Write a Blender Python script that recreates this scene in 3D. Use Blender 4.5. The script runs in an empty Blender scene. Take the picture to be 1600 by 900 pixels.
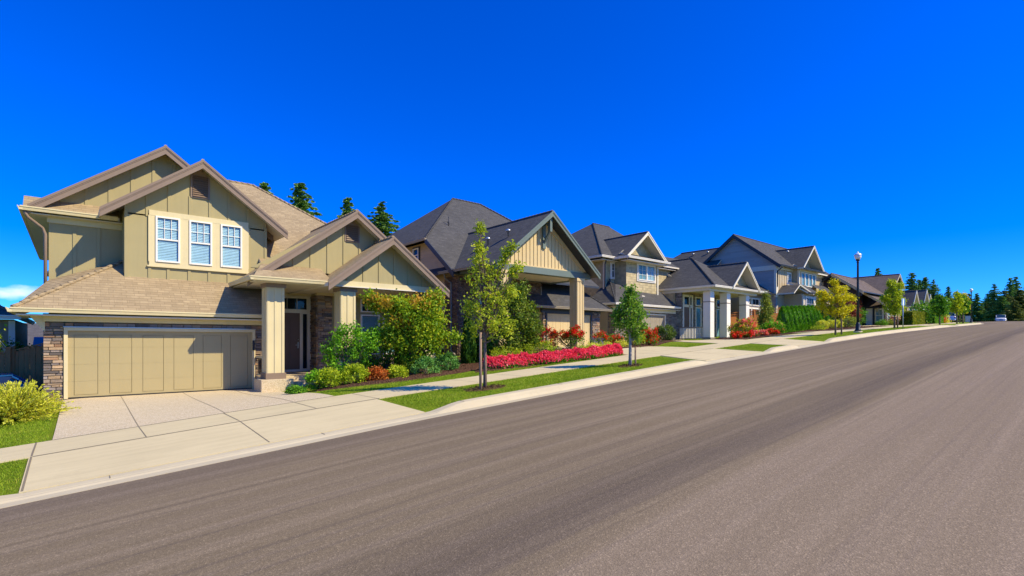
import bpy, math, random
import numpy as np
from mathutils import Vector
R = math.radians
# ------------------------------------------------------------------ camera, sky, sun, exposure
S = bpy.context.scene
COL = S.collection
cam_d = bpy.data.cameras.new("camera"); cam = bpy.data.objects.new("camera", cam_d); COL.objects.link(cam)
cam_d.sensor_width = 36; cam_d.lens = 807/1600*36; cam_d.shift_y = 0.05125
cam_d.clip_start = 0.1; cam_d.clip_end = 3000
cam.location = (0, 0, 0); cam.rotation_euler = (R(90), 0, -math.atan2(.6474, .762))
S.camera = cam
S.view_settings.view_transform = 'Standard'; S.view_settings.look = 'None'
S.view_settings.exposure = 1.47; S.view_settings.gamma = 1
SUN = Vector((.64, -1.0, 1.12)).normalized()
w = bpy.data.worlds.new("World"); S.world = w; w.use_nodes = True
wn = w.node_tree; wn.nodes.clear()
def N(nt, t, **k):
    n = nt.nodes.new(t)
    for a, b in k.items(): setattr(n, a, b)
    return n
sky = N(wn, 'ShaderNodeTexSky', sky_type='NISHITA'); sky.sun_disc = False
sky.sun_elevation = math.asin(SUN.z); sky.sun_rotation = math.atan2(SUN.x, SUN.y)
sky.air_density = 1.0; sky.dust_density = 0.0; sky.ozone_density = 6.0
hs = N(wn, 'ShaderNodeHueSaturation'); hs.inputs['Saturation'].default_value = 1.55; hs.inputs['Value'].default_value = 1.0
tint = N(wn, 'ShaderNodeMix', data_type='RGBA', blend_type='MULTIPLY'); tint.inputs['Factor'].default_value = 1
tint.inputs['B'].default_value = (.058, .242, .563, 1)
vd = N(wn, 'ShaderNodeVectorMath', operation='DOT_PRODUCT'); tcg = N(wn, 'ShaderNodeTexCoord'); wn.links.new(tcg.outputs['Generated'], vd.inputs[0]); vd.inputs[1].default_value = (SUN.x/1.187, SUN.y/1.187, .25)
sr = N(wn, 'ShaderNodeMapRange'); sr.interpolation_type = 'SMOOTHSTEP'; wn.links.new(vd.outputs['Value'], sr.inputs[0]); sr.inputs[1].default_value = .55; sr.inputs[2].default_value = .85; sr.inputs[3].default_value = 1.0; sr.inputs[4].default_value = .0; zr = N(wn, 'ShaderNodeMapRange'); zr.interpolation_type = 'SMOOTHSTEP'; zs = N(wn, 'ShaderNodeSeparateXYZ'); wn.links.new(tcg.outputs['Generated'], zs.inputs[0]); wn.links.new(zs.outputs[2], zr.inputs[0]); zr.inputs[1].default_value = .62; zr.inputs[2].default_value = .85; zr.inputs[3].default_value = 1.0; zr.inputs[4].default_value = .3  # tint eased sunward and overhead, out of view: added neutral fill for shade
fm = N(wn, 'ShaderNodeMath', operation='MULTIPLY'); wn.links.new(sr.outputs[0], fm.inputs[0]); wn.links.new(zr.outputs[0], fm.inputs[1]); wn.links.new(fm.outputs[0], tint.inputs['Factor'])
bg = N(wn, 'ShaderNodeBackground'); bg.inputs['Strength'].default_value = 0.15
wo = N(wn, 'ShaderNodeOutputWorld')
L = wn.links.new
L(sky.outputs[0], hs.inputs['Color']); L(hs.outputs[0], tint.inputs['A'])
# a small cloud low over the roofs on the left, part of the sky itself
tc = N(wn, 'ShaderNodeTexCoord'); sp = N(wn, 'ShaderNodeSeparateXYZ'); L(tc.outputs['Generated'], sp.inputs[0])
def M(nt, op, a, b=None, c=None, clamp=False):
    n = nt.nodes.new('ShaderNodeMath'); n.operation = op; n.use_clamp = clamp
    for i, v in enumerate((a, b, c)):
        if v is None: continue
        if isinstance(v, (int, float)): n.inputs[i].default_value = v
        else: nt.links.new(v, n.inputs[i])
    return n.outputs[0]
az = M(wn, 'ARCTAN2', sp.outputs['X'], sp.outputs['Y'])
el = M(wn, 'ARCSINE', sp.outputs['Z'])
nz = N(wn, 'ShaderNodeTexNoise'); nz.inputs['Scale'].default_value = 30; nz.inputs['Detail'].default_value = 6
mp = N(wn, 'ShaderNodeMapping'); mp.inputs['Scale'].default_value = (1, 1, 2.2); L(tc.outputs['Generated'], mp.inputs[0]); L(mp.outputs[0], nz.inputs['Vector'])
dx = M(wn, 'DIVIDE', M(wn, 'SUBTRACT', az, -0.052), 0.062)
dz = M(wn, 'DIVIDE', M(wn, 'SUBTRACT', el, 0.066), 0.0105)
rr = M(wn, 'ADD', M(wn, 'MULTIPLY', dx, dx), M(wn, 'MULTIPLY', dz, dz))
cm = M(wn, 'ADD', M(wn, 'SUBTRACT', 1.0, rr), M(wn, 'MULTIPLY', M(wn, 'SUBTRACT', nz.outputs[0], .5), 3.2))
cm = M(wn, 'MULTIPLY', cm, .7, clamp=True)
cm = M(wn, 'MULTIPLY', cm, .75)
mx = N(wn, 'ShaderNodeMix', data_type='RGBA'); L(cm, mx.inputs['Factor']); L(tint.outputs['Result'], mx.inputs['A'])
mx.inputs['B'].default_value = (3.1, 3.2, 3.55, 1)
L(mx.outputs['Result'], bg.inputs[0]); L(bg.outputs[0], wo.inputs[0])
sl = bpy.data.lights.new("sun", 'SUN'); sl.energy = 2.4; sl.angle = R(.53); sl.color = (1, .865, .60)
so = bpy.data.objects.new("sun", sl); COL.objects.link(so)
so.rotation_euler = SUN.to_track_quat('Z', 'Y').to_euler()

# ------------------------------------------------------------------ tagging
def tag(o, label=None, cat=None, group=None, kind=None):
    if label: o['label'] = label
    if cat: o['category'] = cat
    if group: o['group'] = group
    if kind: o['kind'] = kind
    return o
def empty(name, loc, label, cat, group=None, rz=0):
    o = bpy.data.objects.new(name, None); COL.objects.link(o); o.location = loc; o.rotation_euler = (0, 0, rz)
    o.empty_display_size = .3
    return tag(o, label, cat, group)
def copy_tree(o, parent=None):
    c = o.copy(); COL.objects.link(c); c.parent = parent
    for ch in list(o.children): copy_tree(ch, c)
    return c

# ------------------------------------------------------------------ mesh builder
class MB:
    def islands(s):
        par = list(range(len(s.v)))
        def f(a):
            while par[a] != a: par[a] = par[par[a]]; a = par[a]
            return a
        for fc in s.f:
            for b in fc[1:]: par[f(b)] = f(fc[0])
        out = {}
        for i, fc in enumerate(s.f): out.setdefault(f(fc[0]), []).append(i)
        res = []
        for ids in out.values():
            m = MB(s.o); mp = {}
            for i in ids:
                g = []
                for k in s.f[i]:
                    if k not in mp: mp[k] = len(m.v); m.v.append(s.v[k])
                    g.append(mp[k])
                m.f.append(tuple(g)); m.m.append(s.m[i]); m.c.append(s.c[i]); m.sm.append(s.sm[i])
            res.append(m)
        return res
    def __init__(s, org=(0, 0, 0)): s.v = []; s.f = []; s.m = []; s.c = []; s.o = org; s.sm = []
    def face(s, pts, m=0, c=None, smooth=False):
        i = len(s.v); s.v += [tuple(p) for p in pts]; s.f.append(tuple(range(i, i+len(pts)))); s.m.append(m); s.c.append(c); s.sm.append(smooth)
    def poly(s, verts, faces, m=0, c=None, smooth=False):
        i = len(s.v); s.v += [tuple(p) for p in verts]
        for f in faces: s.f.append(tuple(i+k for k in f)); s.m.append(m); s.c.append(c); s.sm.append(smooth)
    def box(s, x0, x1, y0, y1, z0, z1, m=0, c=None):
        if x0 > x1: x0, x1 = x1, x0
        if y0 > y1: y0, y1 = y1, y0
        if z0 > z1: z0, z1 = z1, z0
        v = [(x0,y0,z0),(x1,y0,z0),(x1,y1,z0),(x0,y1,z0),(x0,y0,z1),(x1,y0,z1),(x1,y1,z1),(x0,y1,z1)]
        s.poly(v, [(0,3,2,1),(4,5,6,7),(0,1,5,4),(1,2,6,5),(2,3,7,6),(3,0,4,7)], m, c)
    def prism(s, pts, d, m=0, mside=None, c=None):
        """extrude a polygon of 3D points along vector d"""
        n = len(pts); a = [Vector(p) for p in pts]; b = [p+Vector(d) for p in a]
        nrm = Vector((0,0,0))
        for i in range(n): nrm += a[i].cross(a[(i+1) % n])
        if nrm.dot(Vector(d)) > 0: a.reverse(); b.reverse()
        s.poly(a+b, [tuple(range(n))], m, c); k = len(s.v)-2*n
        s.f.append(tuple(k+n+i for i in reversed(range(n)))); s.m.append(m if mside is None else mside); s.c.append(c); s.sm.append(False)
        for i in range(n):
            j = (i+1) % n; s.f.append((k+i, k+n+i, k+n+j, k+j)); s.m.append(m if mside is None else mside); s.c.append(c); s.sm.append(False)
    def tube(s, path, rad, n=8, m=0, cap=True):
        path = [Vector(p) for p in path]
        if isinstance(rad, (int, float)): rad = [rad]*len(path)
        k = len(s.v); prev = None
        for i, p in enumerate(path):
            t = (path[min(i+1, len(path)-1)]-path[max(i-1, 0)]).normalized()
            u = t.orthogonal().normalized() if prev is None else (prev-t*prev.dot(t)).normalized()
            prev = u; v = t.cross(u)
            for j in range(n):
                a = 2*math.pi*j/n; s.v.append(tuple(p+(u*math.cos(a)+v*math.sin(a))*rad[i]))
        for i in range(len(path)-1):
            for j in range(n):
                s.f.append((k+i*n+j, k+i*n+(j+1) % n, k+(i+1)*n+(j+1) % n, k+(i+1)*n+j)); s.m.append(m); s.c.append(None); s.sm.append(True)
        if cap:
            s.f.append(tuple(k+j for j in reversed(range(n)))); s.m.append(m); s.c.append(None); s.sm.append(False)
            e = k+(len(path)-1)*n; s.f.append(tuple(e+j for j in range(n))); s.m.append(m); s.c.append(None); s.sm.append(False)
    def lathe(s, prof, n=16, m=0, at=(0, 0, 0)):
        k = len(s.v)
        for r, z in prof:
            for j in range(n):
                a = 2*math.pi*j/n; s.v.append((at[0]+r*math.cos(a), at[1]+r*math.sin(a), at[2]+z))
        for i in range(len(prof)-1):
            for j in range(n):
                s.f.append((k+i*n+j, k+i*n+(j+1) % n, k+(i+1)*n+(j+1) % n, k+(i+1)*n+j)); s.m.append(m); s.c.append(None); s.sm.append(True)
        s.f.append(tuple(k+j for j in reversed(range(n)))); s.m.append(m); s.c.append(None); s.sm.append(False)
        e = k+(len(prof)-1)*n; s.f.append(tuple(e+j for j in range(n))); s.m.append(m); s.c.append(None); s.sm.append(False)
    def build(s, name, mats, parent=None, smooth=None, bevel=0):
        me = bpy.data.meshes.new(name)
        ox, oy, oz = s.o
        V = [(x-ox, y-oy, z-oz) for x, y, z in s.v] if s.o != (0, 0, 0) else s.v
        me.from_pydata(V, [], s.f)
        if not isinstance(mats, (list, tuple)): mats = [mats]
        for mm in mats: me.materials.append(mm)
        me.polygons.foreach_set('material_index', s.m)
        me.polygons.foreach_set('use_smooth', s.sm)
        uv = me.uv_layers.new(name='UVMap'); 
        fc = any(c is not None for c in s.c)
        if fc: ca = me.color_attributes.new('col', 'FLOAT_COLOR', 'CORNER')
        up = Vector((0, 0, 1)); li = 0
        buf = np.zeros(len(me.loops)*2, dtype=np.float32)
        cb = np.ones(len(me.loops)*4, dtype=np.float32) if fc else None
        for p, c in zip(me.polygons, s.c):
            n = p.normal; h = up.cross(n)
            h = Vector((1, 0, 0)) if h.length < .02 else h.normalized()
            t = n.cross(h)
            for l in p.loop_indices:
                q = Vector(s.v[me.loops[l].vertex_index])
                buf[2*l] = q.dot(h); buf[2*l+1] = q.dot(t)
                if fc and c is not None: cb[4*l:4*l+3] = c
        uv.data.foreach_set('uv', buf)
        if fc: ca.data.foreach_set('color', cb)
        o = bpy.data.objects.new(name, me); COL.objects.link(o)
        if parent: o.parent = parent
        if bevel:
            b = o.modifiers.new('bevel', 'BEVEL'); b.width = bevel; b.segments = 2; b.limit_method = 'ANGLE'
        return o
# ------------------------------------------------------------------ materials
MATS = {}
def base(name, rough=.7, spec=.3):
    m = bpy.data.materials.new(name); m.use_nodes = True; nt = m.node_tree; nt.nodes.clear()
    b = N(nt, 'ShaderNodeBsdfPrincipled'); o = N(nt, 'ShaderNodeOutputMaterial')
    b.inputs['Roughness'].default_value = rough; b.inputs['Specular IOR Level'].default_value = spec
    nt.links.new(b.outputs[0], o.inputs[0]); MATS[name] = m
    return m, nt, b, o
def noise(nt, vec, scale, detail=4, rough=.55, mapscale=None):
    if mapscale:
        mm = N(nt, 'ShaderNodeMapping'); mm.inputs['Scale'].default_value = mapscale; nt.links.new(vec, mm.inputs[0]); vec = mm.outputs[0]
    n = N(nt, 'ShaderNodeTexNoise'); n.inputs['Scale'].default_value = scale; n.inputs['Detail'].default_value = detail; n.inputs['Roughness'].default_value = rough
    nt.links.new(vec, n.inputs['Vector']); return n.outputs[0]
def ramp(nt, fac, stops):
    r = N(nt, 'ShaderNodeValToRGB'); nt.links.new(fac, r.inputs[0])
    while len(r.color_ramp.elements) < len(stops): r.color_ramp.elements.new(.5)
    for e, (p, c) in zip(r.color_ramp.elements, stops):
        e.position = p; e.color = (*(c if isinstance(c, (tuple, list)) else (c, c, c)), 1)
    return r.outputs[0]
def mixc(nt, fac, a, b, mode='MIX'):
    n = N(nt, 'ShaderNodeMix', data_type='RGBA', blend_type=mode)
    for k, v in (('Factor', fac), ('A', a), ('B', b)):
        if isinstance(v, (int, float)): n.inputs[k].default_value = v
        elif isinstance(v, (tuple, list)): n.inputs[k].default_value = (*v[:3], 1)
        else: nt.links.new(v, n.inputs[k])
    return n.outputs['Result']
def bump(nt, b, h, dist=.01, strength=1.0):
    n = N(nt, 'ShaderNodeBump'); n.inputs['Distance'].default_value = dist; n.inputs['Strength'].default_value = strength
    nt.links.new(h, n.inputs['Height']); nt.links.new(n.outputs[0], b.inputs['Normal'])
def objvec(nt):
    g = N(nt, 'ShaderNodeNewGeometry'); return g.outputs['Position']
def scale3(c, k): return tuple(min(1, x*k) for x in c)
def paint(name, c, rough=.55, var=.12, weather=1.0):
    m, nt, b, o = base(name, rough, .2); P = objvec(nt)
    n1 = noise(nt, P, 1.3, 5); n2 = noise(nt, P, 35, 3)
    col = mixc(nt, n1, scale3(c, 1-var), scale3(c, 1+var*.6))
    streak = ramp(nt, noise(nt, P, 3, 4, .6, (3, 3, .25)), [(.42, 0), (.75, 1)])
    col = mixc(nt, M(nt, 'MULTIPLY', streak, .22*weather), col, scale3(c, .72))
    nt.links.new(col, b.inputs['Base Color']); bump(nt, b, n2, .003, .5)
    return m
def flat(name, c, rough=.5, metal=0, spec=.4):
    m, nt, b, o = base(name, rough, spec); b.inputs['Metallic'].default_value = metal
    n1 = noise(nt, objvec(nt), 6, 4); nt.links.new(mixc(nt, n1, scale3(c, .85), scale3(c, 1.12)), b.inputs['Base Color'])
    return m
def siding(name, c, step=.15, shingle=False):
    """lap siding: each board leans out towards its lower edge"""
    m, nt, b, o = base(name, .6, .3); P = objvec(nt)
    s = N(nt, 'ShaderNodeSeparateXYZ'); nt.links.new(P, s.inputs[0])
    fr = M(nt, 'FRACT', M(nt, 'DIVIDE', M(nt, 'ADD', s.outputs[2], 20.0), step))
    h = M(nt, 'SUBTRACT', 1.0, fr)
    row = M(nt, 'FLOOR', M(nt, 'DIVIDE', M(nt, 'ADD', s.outputs[2], 20.0), step))
    wn_ = N(nt, 'ShaderNodeTexWhiteNoise', noise_dimensions='2D'); cv = N(nt, 'ShaderNodeCombineXYZ')
    nt.links.new(row, cv.inputs[0])
    uvn = N(nt, 'ShaderNodeUVMap'); su = N(nt, 'ShaderNodeSeparateXYZ'); nt.links.new(uvn.outputs[0], su.inputs[0])
    wd = .18 if shingle else 3.6
    nt.links.new(M(nt, 'FLOOR', M(nt, 'DIVIDE', M(nt, 'ADD', su.outputs[0], M(nt, 'MULTIPLY', row, .37)), wd)), cv.inputs[1])
    nt.links.new(cv.outputs[0], wn_.inputs['Vector'])
    n1 = noise(nt, P, 1.5, 5)
    k = .22 if shingle else .09
    col = mixc(nt, wn_.outputs['Value'], scale3(c, 1-k), scale3(c, 1+k))
    col = mixc(nt, M(nt, 'MULTIPLY', n1, .3), col, scale3(c, .75))
    nt.links.new(col, b.inputs['Base Color']); bump(nt, b, h, .022, 1.0)
    return m
def shingles(name, c, c2, lit=.5):
    m, nt, b, o = base(name, .9, .08)
    uvn = N(nt, 'ShaderNodeUVMap'); P = objvec(nt)
    br = N(nt, 'ShaderNodeTexBrick'); nt.links.new(uvn.outputs[0], br.inputs['Vector'])
    br.inputs['Scale'].default_value = 1; br.inputs['Brick Width'].default_value = .32; br.inputs['Row Height'].default_value = .145
    br.inputs['Mortar Size'].default_value = .005; br.inputs['Mortar Smooth'].default_value = .3; br.offset = .37; br.squash = 1
    br.inputs['Color1'].default_value = (*c, 1); br.inputs['Color2'].default_value = (*c2, 1); br.inputs['Mortar'].default_value = (*scale3(c2, .35), 1)
    s = N(nt, 'ShaderNodeSeparateXYZ'); nt.links.new(uvn.outputs[0], s.inputs[0])
    fr = M(nt, 'FRACT', M(nt, 'DIVIDE', M(nt, 'ADD', s.outputs[1], 40.0*.145), .145))
    rowid = M(nt, 'FLOOR', M(nt, 'DIVIDE', M(nt, 'ADD', s.outputs[1], 40.0*.145), .145))
    tab = N(nt, 'ShaderNodeTexWhiteNoise', noise_dimensions='2D'); cv = N(nt, 'ShaderNodeCombineXYZ')
    nt.links.new(rowid, cv.inputs[1]); nt.links.new(M(nt, 'FLOOR', M(nt, 'DIVIDE', M(nt, 'ADD', s.outputs[0], M(nt, 'MULTIPLY', rowid, .123)), .16)), cv.inputs[0]); nt.links.new(cv.outputs[0], tab.inputs['Vector'])
    col = mixc(nt, M(nt, 'MULTIPLY', tab.outputs['Value'], .55), br.outputs['Color'], scale3(c2, .72))
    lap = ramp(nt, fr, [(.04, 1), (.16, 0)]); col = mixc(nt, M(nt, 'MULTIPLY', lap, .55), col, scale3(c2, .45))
    n1 = noise(nt, P, .7, 5); col = mixc(nt, M(nt, 'MULTIPLY', n1, .35), col, scale3(c, 1.25))
    gr = noise(nt, P, 120, 2); col = mixc(nt, M(nt, 'MULTIPLY', gr, .3), col, scale3(c2, .6))
    nt.links.new(col, b.inputs['Base Color'])
    h = M(nt, 'ADD', M(nt, 'SUBTRACT', 1.0, fr), M(nt, 'MULTIPLY', tab.outputs['Value'], .6))
    bump(nt, b, h, .016, 1.0)
    return m
def vcol(name, rough=.85, bs=30, bd=.01):
    m, nt, b, o = base(name, rough, .25); a = N(nt, 'ShaderNodeAttribute'); a.attribute_name = 'col'
    P = objvec(nt); n1 = noise(nt, P, 9, 6, .65)
    col = mixc(nt, n1, mixc(nt, 1.0, a.outputs['Color'], (.6, .58, .56), 'MULTIPLY'), a.outputs['Color'])
    nt.links.new(col, b.inputs['Base Color']); bump(nt, b, noise(nt, P, bs, 5, .7), bd, 1.0)
    return m
def leafmat(name, stops, transl=.35, rough=.5):
    """every leaf its own tone out of the ramp"""
    m, nt, b, o = base(name, rough, .16); g = N(nt, 'ShaderNodeNewGeometry')
    P = g.outputs['Position']; n1 = noise(nt, P, 1.8, 3)
    f = M(nt, 'ADD', M(nt, 'MULTIPLY', g.outputs['Random Per Island'], .62), M(nt, 'MULTIPLY', M(nt, 'SUBTRACT', n1, .31), .9), clamp=True)
    col = ramp(nt, f, stops); nt.links.new(col, b.inputs['Base Color'])
    t = N(nt, 'ShaderNodeBsdfTranslucent'); nt.links.new(mixc(nt, 1.0, col, (1.25, 1.2, .6), 'MULTIPLY'), t.inputs[0])
    mx = N(nt, 'ShaderNodeMixShader'); mx.inputs[0].default_value = transl
    nt.links.new(b.outputs[0], mx.inputs[1]); nt.links.new(t.outputs[0], mx.inputs[2]); nt.links.new(mx.outputs[0], o.inputs[0])
    return m
def concrete(name, c, agg=0, jointx=None, tread=True):
    m, nt, b, o = base(name, .9, .1); P = objvec(nt)
    n1 = noise(nt, P, .9, 6, .6); n2 = noise(nt, P, 14, 5, .7); n3 = noise(nt, P, 90, 2)
    col = mixc(nt, n1, scale3(c, .84), scale3(c, 1.1)); col = mixc(nt, M(nt, 'MULTIPLY', n2, .35), col, scale3(c, .72))
    st = ramp(nt, noise(nt, P, 1.6, 6, .7, (.3, 3.2, 1)), [(.45, 0), (.68, 1)])
    col = mixc(nt, M(nt, 'MULTIPLY', st, .34), col, scale3(c, .66))
    sp2 = ramp(nt, noise(nt, P, 2.3, 7, .75), [(.58, 0), (.72, 1)]); col = mixc(nt, M(nt, 'MULTIPLY', sp2, .25), col, scale3(c, .6))
    if agg:
        v = N(nt, 'ShaderNodeTexVoronoi'); v.inputs['Scale'].default_value = 55; nt.links.new(P, v.inputs['Vector'])
        s = N(nt, 'ShaderNodeSeparateColor'); nt.links.new(v.outputs['Color'], s.inputs[0])
        peb = ramp(nt, s.outputs[0], [(0, (.26, .19, .12)), (.35, (.5, .4, .26)), (.7, (.7, .62, .46)), (1, (.4, .36, .3))])
        col = mixc(nt, .5, col, peb)
        bump(nt, b, v.outputs['Distance'], .006, .8)
    else:
        bump(nt, b, n3, .003, .6)
    nt.links.new(col, b.inputs['Base Color'])
    return m
def asphalt(name):
    m, nt, b, o = base(name, .9, .06)
    a = N(nt, 'ShaderNodeUVMap'); a.uv_map = 'UVMap'; uv = a.outputs[0]; P = objvec(nt)
    s = N(nt, 'ShaderNodeSeparateXYZ'); nt.links.new(uv, s.inputs[0]); X, Y = s.outputs[0], s.outputs[1]
    big = noise(nt, P, .22, 4, .5); c0 = (.188, .143, .088)
    col = mixc(nt, big, scale3(c0, .92), scale3(c0, 1.13))
    # tyre polished and roller streaks that run with the road
    s1 = noise(nt, uv, 1, 5, .62, (.035, 3.0, 1)); s2 = noise(nt, uv, 1, 4, .6, (.09, 9.0, 1))
    lt = ramp(nt, s1, [(.46, 0), (.64, 1)]); col = mixc(nt, M(nt, 'MULTIPLY', lt, .44), col, (.30, .23, .155))
    dk = ramp(nt, s2, [(.32, 1), (.5, 0)]); col = mixc(nt, M(nt, 'MULTIPLY', dk, .42), col, (.10, .078, .066))
    # darker seam along the crown with a sharp near side, and the darker margin by the kerb
    wob = M(nt, 'MULTIPLY', M(nt, 'SUBTRACT', noise(nt, uv, 1, 2, .5, (.12, .2, 1)), .5), .7)
    yy = M(nt, 'ADD', Y, wob)
    seam = M(nt, 'MULTIPLY', M(nt, 'MULTIPLY_ADD', yy, 1/.28, -2.85/.28, clamp=True), M(nt, 'MULTIPLY_ADD', yy, -1/1.1, 4.35/1.1, clamp=True))
    col = mixc(nt, M(nt, 'MULTIPLY', seam, .52), col, (.078, .061, .05))
    edge = M(nt, 'MULTIPLY_ADD', yy, 1/.9, -7.5/.9, clamp=True)
    col = mixc(nt, M(nt, 'MULTIPLY', edge, .35), col, (.115, .088, .075))
    near = M(nt, 'MULTIPLY_ADD', yy, -1/.5, 2.9/.5, clamp=True)
    col = mixc(nt, M(nt, 'MULTIPLY', near, .4), col, (.27, .205, .145))
    # stones in the binder
    v = N(nt, 'ShaderNodeTexVoronoi'); v.inputs['Scale'].default_value = 85; nt.links.new(P, v.inputs['Vector'])
    sc = N(nt, 'ShaderNodeSeparateColor'); nt.links.new(v.outputs['Color'], sc.inputs[0])
    peb = ramp(nt, sc.outputs[0], [(0, .68), (.5, .96), (.86, 1.06), (.97, 1.6)])
    col = mixc(nt, .6, col, mixc(nt, 1.0, col, peb, 'MULTIPLY'))
    fine = ramp(nt, noise(nt, P, 28, 4, .8), [(.3, .85), (.7, 1.13)]); col = mixc(nt, .8, col, mixc(nt, 1.0, col, fine, 'MULTIPLY'))
    nt.links.new(col, b.inputs['Base Color'])
    bump(nt, b, M(nt, 'ADD', v.outputs['Distance'], noise(nt, P, 40, 4, .8)), .005, .5)
    return m
def grassmat(name, c1, c2, c3):
    m, nt, b, o = base(name, .9, .05); P = objvec(nt)
    n1 = noise(nt, P, .55, 5, .6); n2 = noise(nt, P, 9, 5, .75); n3 = noise(nt, P, 70, 3, .8)
    col = mixc(nt, ramp(nt, n1, [(.35, 0), (.65, 1)]), c1, c2); col = mixc(nt, ramp(nt, n2, [(.52, 0), (.72, .7)]), col, c3)
    col = mixc(nt, 1.0, col, ramp(nt, n3, [(.3, .45), (.7, 1.3)]), 'MULTIPLY')
    nt.links.new(col, b.inputs['Base Color']); bump(nt, b, n3, .03, 1.0)
    return m
def glassmat(name, tintc=(.75, .85, .9), amount=.55):
    m, nt, b, o = base(name, .03, .8); b.inputs['Base Color'].default_value = (.02, .03, .035, 1)
    t = N(nt, 'ShaderNodeBsdfTransparent'); t.inputs[0].default_value = (*tintc, 1)
    f = N(nt, 'ShaderNodeFresnel'); f.inputs[0].default_value = 1.5; gg = N(nt, 'ShaderNodeNewGeometry')
    gl = N(nt, 'ShaderNodeBsdfGlossy'); gl.inputs['Roughness'].default_value = .02
    mx = N(nt, 'ShaderNodeMixShader'); nt.links.new(M(nt, 'MULTIPLY', M(nt, 'ADD', M(nt, 'MULTIPLY', f.outputs[0], .45), .01, clamp=True), M(nt, 'SUBTRACT', 1.0, gg.outputs['Backfacing'])), mx.inputs[0])
    nt.links.new(t.outputs[0], mx.inputs[1]); nt.links.new(gl.outputs[0], mx.inputs[2]); nt.links.new(mx.outputs[0], o.inputs[0])
    return m
def wood(name, c, dirz=True):
    m, nt, b, o = base(name, .75, .2); P = objvec(nt)
    n1 = noise(nt, P, 2.0, 6, .7, (6, 6, .6)); n2 = noise(nt, P, 1, 2, .5, (5, 5, .1))
    col = mixc(nt, n1, scale3(c, .6), scale3(c, 1.3)); col = mixc(nt, M(nt, 'MULTIPLY', n2, .4), col, scale3(c, .6))
    nt.links.new(col, b.inputs['Base Color']); bump(nt, b, n1, .006, .8); return m
def bark(name, c):
    m, nt, b, o = base(name, .9, .15); P = objvec(nt); n1 = noise(nt, P, 12, 6, .7, (2, 2, .5))
    nt.links.new(mixc(nt, n1, scale3(c, .5), scale3(c, 1.5)), b.inputs['Base Color']); bump(nt, b, n1, .02, 1); return m
def soil(name, c):
    m, nt, b, o = base(name, .95, .1); P = objvec(nt); v = N(nt, 'ShaderNodeTexVoronoi'); v.inputs['Scale'].default_value = 28; nt.links.new(P, v.inputs['Vector'])
    s = N(nt, 'ShaderNodeSeparateColor'); nt.links.new(v.outputs['Color'], s.inputs[0])
    nt.links.new(mixc(nt, s.outputs[0], scale3(c, .45), scale3(c, 1.5)), b.inputs['Base Color']); bump(nt, b, v.outputs['Distance'], .05, 1); return m

K = dict(
 olive=paint('olive_board', (.375,.315,.15)), cream=paint('cream_trim', (.66,.56,.31)), creamw=paint('pale_cream', (.72,.66,.5)),
 taupe=paint('taupe_board', (.24,.175,.125)), tan_roof=shingles('tan_shingle', (.42,.32,.185), (.30,.225,.13)),
 gdoor=paint('garage_khaki', (.385,.315,.155), var=.05, weather=.4), soffit=paint('soffit_white', (.66,.6,.48), var=.05), white=paint('white_trim', (.8,.75,.64), var=.05, weather=.5),
 stone=vcol('ledge_stone'), mortar=flat('stone_joint', (.09,.075,.065), .95), door=paint('brown_door', (.17,.108,.07), .4, weather=.2),
 dark=flat('dark_interior', (.012,.014,.017), .6), glass=glassmat('window_glass'), blind=flat('blind_slat', (.86,.86,.8), .5),
 sage=flat('sage_blind', (.42,.55,.5), .6),
 slate=shingles('slate_shingle', (.11,.106,.10), (.07,.068,.066)), brown_roof=shingles('brown_shingle', (.19,.148,.122), (.125,.097,.082)), grey_roof=shingles('grey_shingle', (.13,.125,.13), (.09,.087,.092)),
 tan=siding('tan_siding', (.52,.39,.21)), yel=paint('wheat_board', (.62,.475,.235)), teal=paint('teal_trim', (.14,.18,.155)),
 charcoal=flat('charcoal_trim', (.03,.034,.04), .5), shing=siding('olive_shingle_siding', (.44,.36,.19), .17, True), blueg=siding('blue_grey_siding', (.38,.35,.30), .14),
 beige=paint('beige_board', (.52,.415,.25)), wheat=siding('wheat_siding', (.56,.45,.26), .16), brownw=siding('dark_brown_siding', (.05,.036,.033), .18, True), pump=paint('greige_board', (.30,.26,.19)),
 metal=flat('roof_metal', (.45,.47,.48), .35, .8), fence=wood('dark_fence', (.58,.22,.085)), cedar=wood('cedar_fence', (.47,.17,.045)), stake=wood('tree_stake', (.3,.2,.13)),
 walk=concrete('pavement_concrete', (.60,.50,.29)), kerb=concrete('kerb_concrete', (.54,.46,.30)), agg=concrete('aggregate_concrete', (.62,.49,.28), 1), joint=flat('joint_dirt', (.2,.16,.1), .95),
 road=asphalt('asphalt'), lawn=grassmat('lawn_ground', (.16,.24,.012), (.22,.29,.018), (.31,.28,.05)),
 mulch=soil('bark_mulch', (.11,.055,.032)), barkb=bark('tree_bark', (.2,.14,.1)), barkg=bark('conifer_bark', (.09,.065,.05)),
 pole=flat('black_pole', (.018,.028,.035), .4, .2), cap=flat('lamp_cap', (.75,.78,.8), .35, .3), silver=flat('galvanised', (.38,.45,.5), .4, .6),
 lens=flat('lamp_lens', (.8,.8,.78), .15), drk_wood=flat('black_rail', (.03,.024,.022), .5), handle=flat('brushed_nickel', (.5,.47,.42), .3, .9),
 rub=flat('tyre_rubber', (.02,.02,.02), .8), blue=flat('blue_car_paint', (.01,.07,.2), .2), bluecap=flat('blue_roof_metal', (.02,.05,.16), .4),
)
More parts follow.
